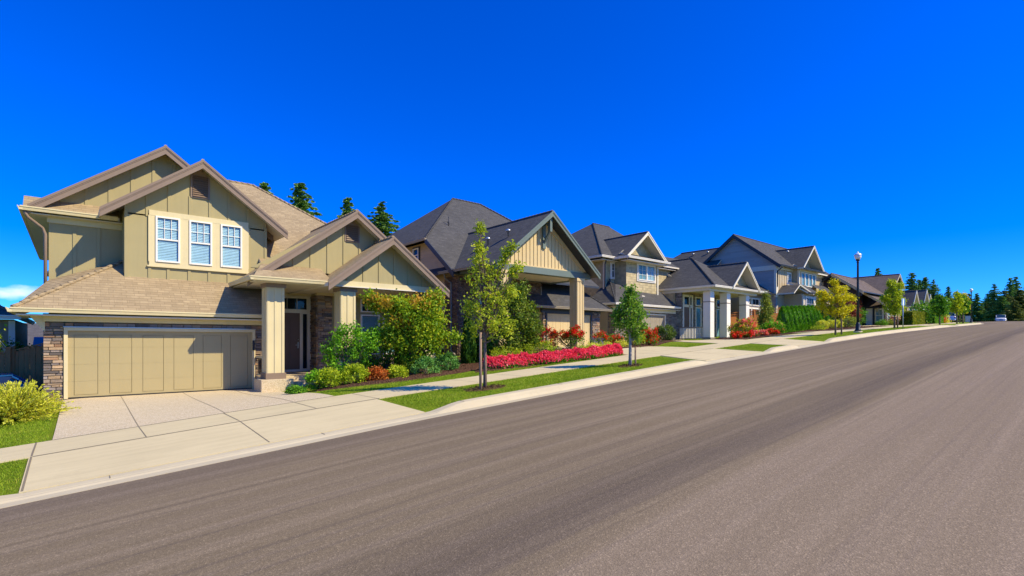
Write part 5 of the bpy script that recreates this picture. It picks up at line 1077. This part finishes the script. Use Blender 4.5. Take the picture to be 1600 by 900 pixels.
for i, (x, v) in enumerate(((15.9, 14.4), (17.0, 14.7), (18.3, 15.0))): plant('boxwood_shrub', ('leftmost', 'middle', 'rightmost')[i]+' of the three small golden shrubs behind the pink flower border', 'shrub', x, v, 48+i, [(0, 0, .22, .38, .35, .22, 36, .3)], 28, .06, .06, .03, 'leaf_gold' if i != 0 else 'leaf_lime', 'golden shrubs behind the pink border')
plant('flower_pot_plant', 'red and violet flowering bush beside the second garage door', 'shrub', 20.6, 17.2, 49, [(0, 0, .45, .42, .4, .35, 30, .3)], 26, .07, .07, .04, 'leaf_green', 'shrubs in the second front garden', flowers=('petal_red', 45, .07, .4, .05))
plant('flower_pot_plant', 'violet flower clump at the foot of the tall wheat column', 'shrub', 19.5, 16.6, 149, [(0, 0, .3, .3, .3, .25, 20, .3)], 26, .06, .07, .04, 'leaf_green', 'shrubs in the second front garden', flowers=('petal_violet', 30, .06, .1, .05))
# pink border: too many little flowers to count
def border(name, pts, wid, hgt, n, label):
    rng = np.random.default_rng(77); pts = np.array(pts); seg = np.linalg.norm(np.diff(pts, axis=0), axis=1); cum = np.concatenate([[0], np.cumsum(seg)])
    def lay(n, zf, jz):
        s = rng.uniform(0, cum[-1], n); X = np.interp(s, cum, pts[:, 0]); v = np.interp(s, cum, pts[:, 1]); q = rng.uniform(-1, 1, n)
        tt = s/cum[-1]; W = wid*np.minimum(1, .25+np.minimum(tt, 1-tt)*14)*(1+.12*np.sin(s*3.1)); v = v+q*W
        H_ = hgt*np.sqrt(np.clip(1-q*q*.9, 0, 1))*(1+.16*np.sin(s*5.3+q*3)+.1*np.sin(s*13)); return np.stack([X, v+off(X), G(X, v)+H_*zf+rng.normal(0, jz, n)], -1)
    e = empty(name, (float(pts[0, 0]), float(pts[0, 1]), 0), label, 'flower border'); e['kind'] = 'stuff'
    o = np.array([pts[0, 0], pts[0, 1], 0])
    P = np.concatenate([lay(n//2, .75, .03), lay(n//3, .35, .05)])-o; fastmesh('foliage', quads(rng, P, .07, .04, .2), 4, LM['leaf_green'], e)
    c = lay(n//3, 1.0, .025)-o; P = np.repeat(c, 4, 0)+rng.normal(size=(len(c)*4, 3))*.018; fastmesh('blossom', quads(rng, P, .055, .05, .1), 4, LM['petal_pink'], e)
    return e
border('flower_border', [(10.9, 14.3), (12.2, 14.05), (13.8, 13.75), (15.3, 13.55), (16.6, 13.5), (17.5, 13.65)], .38, .36, 21000, 'border of pink impatiens running along the pavement in front of the second house')
# house three garden
plant('boxwood_shrub', 'round green boxwood left of the white balustrade', 'shrub', 27.2, 17.8, 71, [(0, 0, .5, .66, .6, .46, 100, .6)], 34, .06, .08, .05, 'leaf_box', 'shrubs in the third front garden')
plant('red_bush', 'red-flowering bush left of the round boxwood', 'shrub', 23.65, 16.4, 72, [(0, 0, .5, .5, .5, .42, 40, .4)], 28, .08, .08, .045, 'leaf_green', 'shrubs in the third front garden', flowers=('petal_red', 120, .08, .2, .07))
plant('red_bush', 'small red-flowering shrub left of the dense green street tree', 'shrub', 21.3, 16.9, 73, [(0, 0, .35, .45, .4, .3, 30, .4)], 26, .07, .08, .045, 'leaf_green', 'shrubs in the third front garden', flowers=('petal_red', 60, .08, .1, .06))
plant('garden_shrub', 'yellow-green shrub between the red bushes behind the dense green tree', 'shrub', 22.6, 16.7, 74, [(0, 0, .5, .6, .5, .45, 44, .3)], 28, .09, .09, .04, 'leaf_lime', 'shrubs in the third front garden')
plant('garden_shrub', 'small golden shrub at the corner of the lawn behind the dense green tree', 'shrub', 20.9, 16.1, 75, [(0, 0, .2, .4, .3, .18, 20, .3)], 26, .06, .07, .035, 'leaf_gold', 'shrubs in the third front garden')
plant('garden_shrub', 'leafy green shrub behind the red bush by the third garage', 'shrub', 25.2, 18.2, 76, [(0, 0, .6, .6, .5, .5, 40, .3)], 28, .09, .09, .04, 'leaf_green', 'shrubs in the third front garden')
plant('rose_bush', 'large pink and salmon rose bush in front of the white columns', 'shrub', 31.1, 14.8, 77, [(0, 0, .5, .9, .7, .4, 80, .4), (.1, 0, .85, .6, .5, .22, 26, .2)], 28, .1, .1, .05, 'leaf_lime', 'flowers by the third house', flowers=('petal_salmon', 110, .1, .5, .07))
for i, (x, v, mt, lb) in enumerate(((28.3, 14.0, 'petal_red', 'low red flower clump left of the rose bush foot'), (29.4, 13.8, 'petal_red', 'low red flower clump under the rose bush'), (30.5, 13.9, 'petal_salmon', 'low pale pink flower clump under the rose bush'), (31.6, 14.0, 'petal_salmon', 'low pink flower clump right of the rose bush'), (33.5, 14.2, 'petal_red', 'low red flower clump under the hydrangea by the hedge'))):
    plant('flower_clump', lb, 'flowers', x, v, 80+i, [(0, 0, .18, .4, .3, .15, 20, .2)], 20, .06, .07, .04, 'leaf_green', 'flowers by the third house', flowers=(mt, 60, .08, .0, .06))
plant('magnolia_tree', 'narrow upright tree with yellowish leaves before the cedar fence', 'tree', 35.9, 15.6, 86, [(0, 0, .8, .5, .4, .5, 44, .3), (0, 0, 1.6, .45, .4, .5, 44, .3), (0, 0, 2.3, .25, .2, .35, 18, 0), (0, 0, 2.7, .1, .1, .2, 6, 0)], 34, .1, .13, .06, 'leaf_olive', None, .4, .05)
plant('hydrangea_bush', 'green hydrangea bush with pink heads at the end of the cedar hedge', 'shrub', 34.5, 14.5, 87, [(0, 0, .45, .65, .5, .4, 50, .4)], 30, .09, .11, .07, 'leaf_glossy', 'flowers by the third house', flowers=('petal_salmon', 16, .08, .1, .06))
plant('garden_shrub', 'low green shrub between the rose bush and the hydrangea', 'shrub', 33.6, 15.4, 88, [(0, 0, .35, .6, .5, .3, 40, .4)], 28, .08, .09, .05, 'leaf_green', 'flowers by the third house')
# cedar hedge of house four
ordn = ['first', 'second', 'third', 'fourth', 'fifth', 'sixth', 'seventh', 'eighth', 'ninth', 'tenth', 'eleventh', 'twelfth', 'thirteenth', 'fourteenth']
for i in range(13):
    x = (41.0+i*.68) if i < 9 else (47.9 if i == 9 else 49.4+(i-10)*1.0); v = 16.55-.05*i+(.5 if i > 9 else 0)
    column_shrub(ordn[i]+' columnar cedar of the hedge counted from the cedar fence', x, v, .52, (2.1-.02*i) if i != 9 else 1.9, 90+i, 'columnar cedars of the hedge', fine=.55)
for i, x in enumerate((44.2, 45.8, 47.4)): plant('boxwood_shrub', ('leftmost', 'middle', 'rightmost')[i]+' clipped pale yellow shrub in front of the cedar hedge', 'shrub', x, 14.9, 105+i, [(0, 0, .36, .44, .42, .34, 60, .7)], 26, .05, .08, .045, 'leaf_gold', 'clipped yellow shrubs before the hedge')
plant('garden_shrub', 'low bright green shrub at the foot of the cedar hedge', 'shrub', 42.4, 14.6, 108, [(0, 0, .2, .5, .4, .18, 24, .3)], 26, .07, .08, .04, 'leaf_lime', None)
plant('red_maple_tree', 'purple-red Japanese maple behind the golden-yellow street tree', 'tree', 51.6, 15.6, 109, [(0, 0, 1.6, 1.1, .9, .7, 80, .4), (.4, 0, 1.0, .8, .7, .4, 30, .3), (-.2, 0, 2.3, .6, .5, .3, 20, .2)], 36, .14, .16, .08, 'leaf_purple', None, .7, .07)
plant('garden_shrub', 'olive-green shrub right of the clipped yellow shrubs', 'shrub', 48.9, 14.6, 110, [(0, 0, .5, .9, .6, .45, 60, .4)], 28, .09, .1, .05, 'leaf_olive', None)
plant('garden_shrub', 'tall dark green shrub behind the lamp post foot', 'shrub', 54.9, 15.6, 111, [(0, 0, .9, .8, .7, .8, 70, .4)], 28, .1, .11, .05, 'leaf_green', None)
for i, (x, v, r, h, mt, lb) in enumerate(((60.0, 14.9, .5, .5, 'leaf_green', 'low green shrub in front of the white door of the fifth house'), (62.3, 14.8, .5, .5, 'leaf_olive', 'low olive shrub under the window of the fifth house'), (64.0, 14.6, .6, .9, 'leaf_purple', 'reddish mound shrub at the corner of the fifth house'), (65.0, 14.2, .6, .6, 'leaf_green', 'green shrub behind the light green street tree'))):
    plant('garden_shrub', lb, 'shrub', x, v, 112+i, [(0, 0, h*.5, r, r, h*.5, 36, .3)], 26, .08, .1, .05, mt, 'shrubs by the fifth house')
# golden hedge (single clipped hedge)
def hedge(name, label, x0, x1, v, wd, h, mat, n, seed):
    rng = np.random.default_rng(seed); Y0 = v+float(off(x0)); e = empty(name, (x0, Y0, GW(x0, Y0)), label, 'hedge'); X = rng.uniform(x0, x1, n); q = rng.uniform(-1, 1, n); zt = rng.uniform(0, 1, n)
    side = rng.random(n) < .6; vv = np.where(side, v-wd*rng.uniform(.85, 1, n), v+q*wd); z = np.where(side, zt*h, h*rng.uniform(.92, 1.04, n)+.04*np.sin(X*4))
    end = rng.random(n) < .12; X = np.where(end, x0+rng.uniform(0, .15, n), X); vv = np.where(end, v+q*wd, vv); z = np.where(end, zt*h, z)
    P = np.stack([X-x0, vv+off(X)-Y0, G(X, vv)+z-GW(x0, Y0)], -1); A = rng.normal(size=(n, 3))*.5+np.array([0, -.3, 1]); A /= np.linalg.norm(A, axis=1)[:, None]
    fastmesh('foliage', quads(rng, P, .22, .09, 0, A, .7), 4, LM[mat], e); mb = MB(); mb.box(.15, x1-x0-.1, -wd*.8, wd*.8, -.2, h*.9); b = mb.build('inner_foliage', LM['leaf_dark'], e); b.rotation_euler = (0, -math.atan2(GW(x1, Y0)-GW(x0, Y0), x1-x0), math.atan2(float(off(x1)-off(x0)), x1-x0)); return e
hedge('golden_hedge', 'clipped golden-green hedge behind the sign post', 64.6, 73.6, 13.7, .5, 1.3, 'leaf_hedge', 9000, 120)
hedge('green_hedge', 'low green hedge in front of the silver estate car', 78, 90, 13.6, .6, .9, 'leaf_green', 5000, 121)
for i, (x, v, r, h, mt, lb) in enumerate(((72.5, 13.6, 1.3, 2.6, 'leaf_green', 'bushy green tree at the end of the golden hedge'), (97, 14.0, 1.0, 1.3, 'leaf_rust', 'rusty shrub beside the grey utility cabinet'), (110, 13.6, 1.2, 1.4, 'leaf_gold', 'pale shrub left of the white car'), (118, 17.0, 1.6, 3.6, 'leaf_yellow', 'orange-yellow tree behind the third lamp post'), (100, 20, 2.0, 4.4, 'leaf_lime', 'light green garden tree behind the second lamp post'), (91, 14.5, 1.6, 3.6, 'leaf_green', 'green garden tree in front of the brown-roofed house'))):
    plant('garden_tree', lb, 'tree', x, v, 130+i, [(0, 0, h*.5, r, r, h*.45, 60, .3)], 26, .2, .22, .12, mt, 'garden trees up the street', h*.2, .07)
# conifers ----------------------------------------------------------------------------------------
def conifer_proto(seed, h, r, mat, dens=1.0, bare=.1):
    rng = np.random.default_rng(seed); mb = MB(); mb.tube([(0, 0, -.5), (.03*h*.1, 0, h*.5), (0, 0, h*.98)], [h*.016, h*.010, .02], 7); C = []; A = []; z = h*bare; lv = 0
    while z < h*.985:
        t = z/h; nb = rng.integers(6, 9) if t < .9 else 4; a0 = rng.uniform(0, 6.28)
        for b in range(nb):
            zb = z+rng.uniform(-.5, .5)*h*.022; a = a0+b*2*np.pi/nb+rng.normal()*.25; l = r*((1-t)**.8)*rng.uniform(.5, 1.2)+.12; up = .25*(t)-.12
            d = np.array([np.cos(a), np.sin(a), up]); m = max(3, int(l*5)); s = np.linspace(.12, 1, m); pts = np.array([0, 0, zb])+d*l*s[:, None]; pts[:, 2] -= (s**1.7)*l*.26; pts[:, 2] += (s > .8)*.06*l
            mb.tube([(0, 0, zb), pts[m//2], pts[-1]], [.03*(1-t)+.012, .018*(1-t)+.008, .005], 4, 0, False)
            k = int(13*dens); Q = np.repeat(pts, k, 0); sd = np.array([-np.sin(a), np.cos(a), 0]); sp_ = rng.uniform(-1, 1, len(Q)); wdt = l*.28*(1.15-np.repeat(s, k))+.07
            Q = Q+sd*(sp_*wdt)[:, None]+np.array([0, 0, 1])*(-np.abs(sp_)*.12*l*.4-rng.uniform(0, .12, len(Q)))[:, None]
            C.append(Q); A.append(d+sd*sp_[:, None]*.9+np.array([0, 0, -.3])+rng.normal(size=(len(Q), 3))*.25)
        z += h*.026*(1.25-t*.6)+.05
    C = np.concatenate(C); A = np.concatenate(A); A /= np.linalg.norm(A, axis=1)[:, None]
    e = bpy.data.objects.new('conifer_tree', None); COL.objects.link(e)
    mb.build('trunk', K['barkg'], e); fastmesh('crown', quads(rng, C, .46*(1.05-.5*C[:, 2]/h), .21*(1.05-.35*C[:, 2]/h), 0, A, .85), 4, LM[mat], e); e.location = (0, 0, -500); return e, h
PR = [conifer_proto(201, 14, 3.4, 'needle'), conifer_proto(202, 12, 3.2, 'needle', 1.0, .08), conifer_proto(203, 16, 4.4, 'needle', .9, .2), conifer_proto(204, 12, 4.2, 'needle_light', 1.1, .05)]
used = set()
def conifer(pi, x, y, ztop, hgt, label, group, wide=1.0, rot=0):
    e, h = PR[pi]
    o = e if pi not in used else copy_tree(e)
    used.add(pi); s = hgt/h; o.scale = (s*wide, s*wide, s); o.location = (x, y, ztop-hgt); o.rotation_euler = (0, 0, rot); tag(o, label, 'conifer', group)
def ray(px, d):
    t = (px-800)/807; return (.762*t+.6474)*d, (-.647*t+.762)*d
def far(pi, px, py, d, hgt, label, group, wide=1.0):
    x, y = ray(px, d); conifer(pi, x, y, (532-py)/807*d, hgt, label, group, wide, px*.37)
gb, gr = 'conifers behind the first two houses', 'conifers beyond the crest'
far(1, 413, 281, 58, 17, 'small conifer tip showing just above the first house roof ridge', gb, 1.1)
far(0, 470, 281, 55, 17, 'tallest conifer above the right slope of the first house roof', gb, 1.35)
far(1, 544, 305, 62, 17, 'narrow conifer tip directly above the porch gable of the first house', gb, 1.0)
far(2, 596, 314, 56, 15, 'spreading conifer above the rear roof of the second house', gb, 1.6)
for i, (pi, px, py, d, h, wd, lb) in enumerate(((1, 1372, 417, 110, 16, .9, 'conifer tip above the brown roof of the fifth house'), (0, 1425, 424, 120, 17, 1.25, 'broad conifer left in the group right of the fifth house'), (1, 1446, 431, 125, 16, 1.1, 'middle conifer above the twin-gabled house'), (2, 1459, 436, 118, 14, 1.1, 'shorter conifer right in the group above the twin-gabled house'), (0, 1482, 446, 135, 15, .9, 'lone pointed conifer right of the brown-roofed house'), (1, 1497, 455, 140, 14, 1.0, 'conifer just left of the second lamp head'), (3, 1514, 458, 150, 13, 1.0, 'conifer just right of the second lamp head'), (1, 1527, 457, 145, 13, 1.0, 'conifer halfway between the second and third lamps'), (2, 1554, 443, 150, 20, 1.15, 'tall conifer rising behind the white car'), (3, 1570, 453, 140, 15, 1.3, 'olive-toned broad conifer right of the white car'), (0, 1579, 432, 165, 24, .8, 'left of the two tallest conifers at the right edge'), (0, 1588, 430, 168, 25, .85, 'right of the two tallest conifers at the right edge'), (3, 1585, 468, 125, 12, 1.4, 'light green drooping conifer at the right edge above the crest'), (2, 1603, 445, 160, 20, 1.1, 'dark conifer cut by the right edge of the view'), (1, 1297, 440, 130, 14, .9, 'conifer tip in the gap right of the fourth house'), (3, 1541, 470, 160, 12, 1.2, 'low rounded conifer between the third lamp and the trees'), (0, 1614, 438, 150, 22, 1, 'conifer outside the right end of the tree row'), (1, 1566, 462, 132, 13, 1.8, 'bushy mid-green conifer filling in beside the white car'), (3, 1594, 452, 140, 16, 1.6, 'olive-green conifer behind the drooping light green one'), (0, 1545, 458, 165, 16, 1.5, 'dark conifer left of the tall one behind the white car'), (1, 1437, 436, 150, 15, 1.3, 'dark conifer behind the group above the twin-gabled house'), (0, 1508, 466, 170, 13, 1.3, 'far dark conifer behind the second lamp'))):
    far(pi, px, py, d, h, lb, gr, wd)
# ------------------------------------------------------------------ street furniture
def lamp_post(x, v, h, label):
    Y = v+float(off(x)); z = GW(x, Y); e = empty('street_lamp', (x, Y, z), label, 'street lamp', 'street lamps along the kerb')
    m = MB(); m.lathe([(.24, -.1), (.24, .06), (.22, .08)], 18); m.build('footing', K['walk'], e)
    m = MB(); m.lathe([(.17, .08), (.17, .16), (.13, .2), (.12, .5), (.09, .56), (.085, .6)], 16); m.build('base', K['pole'], e)
    m = MB(); m.lathe([(.078, .6), (.062, h*.6), (.052, h-.62), (.075, h-.6), (.075, h-.56), (.05, h-.54), (.11, h-.47), (.13, h-.42)], 16); m.build('pole', K['pole'], e)
    m = MB(); m.lathe([(.10, h-.42), (.16, h-.34), (.185, h-.24), (.175, h-.16)], 18); g = m.build('globe', K['lens'], e)
    m = MB(); m.lathe([(.2, h-.17), (.2, h-.14), (.15, h-.07), (.07, h-.03), (.03, h-.01), (.018, h+.04), (.01, h+.07)], 18); m.build('lantern_cap', K['cap'], e)
    return e
lamp_post(36.3, 10.3, 4.85, 'nearest black street lamp with silver-capped globe in front of the fifth house')
lamp_post(95.5, 10.2, 4.8, 'second street lamp up the hill among the yellow-green trees')
lamp_post(146, 10.2, 4.9, 'third street lamp up the hill left of the white car')
lamp_post(210, 13.5, 7.0, 'farthest street lamp beyond the crest by the right-hand trees')
e = empty('sign_post', (43.9, 9.75, GW(43.9, 9.75)), 'thin galvanised sign post with a sign plate seen edge-on at the kerb', 'sign')
m = MB(); m.tube([(0, 0, -.2), (0, 0, 2.1)], .03, 8); m.build('post', K['silver'], e)
m = MB(); m.prism([(-.022, -.15, 1.62), (-.022, .15, 1.62), (-.022, .15, 2.1), (-.022, -.15, 2.1)], (-.004, 0, 0)); p = m.build('sign_plate', K['silver'], e); p.rotation_euler = (0, 0, R(62))
x, y = ray(1513.5, 90); e = empty('utility_cabinet', (x, y, GW(x, y)), 'grey-green utility cabinet on the verge beneath the second lamp', 'utility box')
m = MB(); m.box(-.45, .45, -.35, .35, 0, 1.05); m.build('cabinet', K['silver'], e, bevel=.03); m = MB(); m.box(-.48, .48, -.38, .38, 1.05, 1.12); m.build('lid', K['silver'], e); m = MB(); m.box(-.36, .36, -.36, -.35, .12, .95); m.build('door', K['silver'], e)
# fences
def plank_fence(name, label, p0, p1, h, mat, lattice=0, group=None, post=.11, bw=.14, seed=5):
    rng = random.Random(seed); (x0, y0), (x1, y1) = p0, p1; z0 = GW(x0, y0); e = empty(name, (x0, y0, z0), label, 'fence', group, math.atan2(y1-y0, x1-x0)); Ln = math.hypot(x1-x0, y1-y0)
    slope = (GW(x1, y1)-z0)/Ln; b = MB(); s = 0
    while s < Ln:
        zb = slope*s; b.box(s, min(s+bw-.008, Ln), -.012+rng.uniform(-.004, .004), .012, zb+.05, zb+h-lattice+rng.uniform(-.01, .01)); s += bw
    b.build('plank_panel', mat, e)
    r = MB(); 
    for zz in (.25, h-lattice-.18): r.prism([(0, .014, zz), (Ln, .014, zz+slope*Ln), (Ln, .014, zz+.09+slope*Ln), (0, .014, zz+.09)], (0, .04, 0))
    r.prism([(0, -.05, h-.0), (Ln, -.05, h+slope*Ln), (Ln, -.05, h+.04+slope*Ln), (0, -.05, h+.04)], (0, .11, 0)); r.build('rail', mat, e)
    n = max(1, round(Ln/2.4))
    for k in range(n+1):
        s = Ln*k/n; m = MB(); m.box(s-post/2, s+post/2, -post/2, post/2, slope*s-.2, slope*s+h+.12); m.box(s-post/2-.02, s+post/2+.02, -post/2-.02, post/2+.02, slope*s+h+.12, slope*s+h+.16); m.build('post', mat, e)
    if lattice:
        l = MB(); s = 0
        while s < Ln-.1:
            zb = slope*s+h-lattice; l.box(s, s+.025, -.01, .01, zb, zb+lattice); s += .16
        for q in (.0, .5, .97): l.prism([(0, -.014, h-lattice+q*lattice), (Ln, -.014, h-lattice+q*lattice+slope*Ln), (Ln, -.014, h-lattice+q*lattice+.03+slope*Ln), (0, -.014, h-lattice+q*lattice+.03)], (0, .028, 0))
        l.build('lattice', mat, e)
    return e
plank_fence('wooden_fence', 'dark brown plank fence beside the garage wall at the left edge', (-1.5, 23.3), (-.64, 23.2), 1.72, K['fence'], 0, 'fences between houses')
plank_fence('wooden_fence', 'dark brown plank fence running off the left edge nearer the street', (-4.6, 22.9), (-1.6, 23.2), 1.75, K['fence'], 0, 'fences between houses', seed=6)
plank_fence('cedar_fence', 'orange-brown cedar fence with open top between third and fourth houses', (41.7, 21.2), (46.85, 19.2), 1.85, K['cedar'], .36, 'fences between houses')
# cars
def car(name, label, x, y, z, rz, paintm, suv=True):
    e = empty(name, (x, y, z), label, 'car', None, rz); n = 15
    # sections from tail to nose: (x, half width, sill, belt)
    sec = [(-2.2, .72, .42, .98), (-2.12, .84, .32, 1.05), (-1.6, .9, .26, 1.06), (-.6, .91, .24, 1.04), (.6, .91, .24, 1.02), (1.3, .9, .26, .98), (1.9, .84, .3, .88), (2.2, .66, .38, .76)]
    b = MB(); rows = []
    for (sx, hw, z0, z1) in sec:
        prof = [(-hw*.9, z0), (-hw, z0+.16), (-hw, (z0+z1)/2+.05), (-hw*.94, z1-.05), (-hw*.82, z1), (0, z1+.03), (hw*.82, z1), (hw*.94, z1-.05), (hw, (z0+z1)/2+.05), (hw, z0+.16), (hw*.9, z0)]
        rows += [(sx, yy, zz) for yy, zz in prof]
    m_ = 11; F = [(i*m_+j, i*m_+j+1, (i+1)*m_+j+1, (i+1)*m_+j) for i in range(len(sec)-1) for j in range(m_-1)]+[tuple(reversed(range(m_))), tuple((len(sec)-1)*m_+j for j in range(m_))]
    F += [((i+1)*m_, i*m_, i*m_+m_-1, (i+1)*m_+m_-1) for i in range(len(sec)-1)]
    b.poly(rows, [tuple(reversed(f)) for f in F], 0, None, True); body = b.build('body', paintm, e)
    g = MB(); gs = [(-2.02, .74, 1.04), (-1.75, .66, 1.58), (-.6, .68, 1.68), (.35, .66, 1.64), (1.15, .74, 1.02)]
    rows = [p for (sx, hw, zz) in gs for p in ((sx, -hw, zz), (sx, hw, zz))]; lo = [p for (sx, hw, zz) in gs for p in ((sx, -.79, 1.0), (sx, .79, 1.0))]
    V = rows+lo; k = len(rows); F = [(2*i, 2*i+2, 2*i+3, 2*i+1) for i in range(4)]+[(k+2*i, k+2*i+2, 2*i+2, 2*i) for i in range(4)]+[(2*i+1, 2*i+3, k+2*i+3, k+2*i+1) for i in range(4)]+[(0, 1, k+1, k), (k-2, 2*k-2, 2*k-1, k-1)]
    g.poly(V, F); g.build('window_glass', K['dark_glass'], e)
    r = MB(); r.prism([(-1.78, -.68, 1.6), (.38, -.68, 1.66), (.38, .68, 1.66), (-1.78, .68, 1.6)], (0, 0, .05)); r.build('roof_panel', paintm, e)
    r = MB()
    for s in (-1, 1):
        for (xa, za, xb, zb) in ((-2.05, 1.02, -1.76, 1.6), (-.65, 1.02, -.6, 1.66), (.36, 1.64, 1.2, 1.02)): r.tube([(xa, s*.76, za), (xb, s*.685, zb)], .035, 6)
    r.build('pillar', paintm, e)
    for sx in (-1.35, 1.4):
        for s in (-1, 1):
            w_ = MB(); w_.tube([(sx, s*.72, .33), (sx, s*.93, .33)], .33, 20); wo_ = w_.build('wheel', K['rub'], e); q = MB(); q.tube([(sx, s*.9, .33), (sx, s*.945, .33)], .2, 14); q.build('rim', K['metal'], wo_)
    for s in (-1, 1):
        q = MB(); q.box(2.05, 2.2, s*.5-.12, s*.5+.12, .62, .76); q.build('headlight', K['lens'], e, bevel=.02)
        q = MB(); q.box(-2.22, -2.12, s*.66-.1, s*.66+.1, .72, .98); q.build('tail_light', K['redlens'], e, bevel=.02)
    q = MB(); q.box(2.1, 2.24, -.35, .35, .45, .6); q.build('grille', K['dark'], e); q = MB(); q.box(-2.26, -2.16, -.62, .62, .36, .52); q.box(2.1, 2.27, -.66, .66, .3, .42); q.build('bumper', paintm, e, bevel=.02)
    return e
K['dark_glass'] = flat('car_glass', (.015,.02,.025), .05, 0, .8); K['redlens'] = flat('red_lens', (.4,.01,.01), .2)
K['silverp'] = flat('silver_blue_paint', (.33,.4,.52), .25, .4); K['whitep'] = flat('white_car_paint', (.68,.66,.65), .25)
x, y = ray(1564, 115); car('parked_car', 'white car seen from the front at the crest of the road', x, y, float(hk(x))+.08, R(188), K['whitep'])
x, y = ray(1481, 92); car('parked_car', 'silver-blue estate car parked on a driveway behind the low green hedge', x, y, GW(x, y)+.05, R(18), K['silverp'])
car('parked_car', 'blue car mostly hidden behind the golden shrub at the left edge', -1.75, 21.6, -2.45, R(4), K['blue']).scale = (.95, .95, .85)
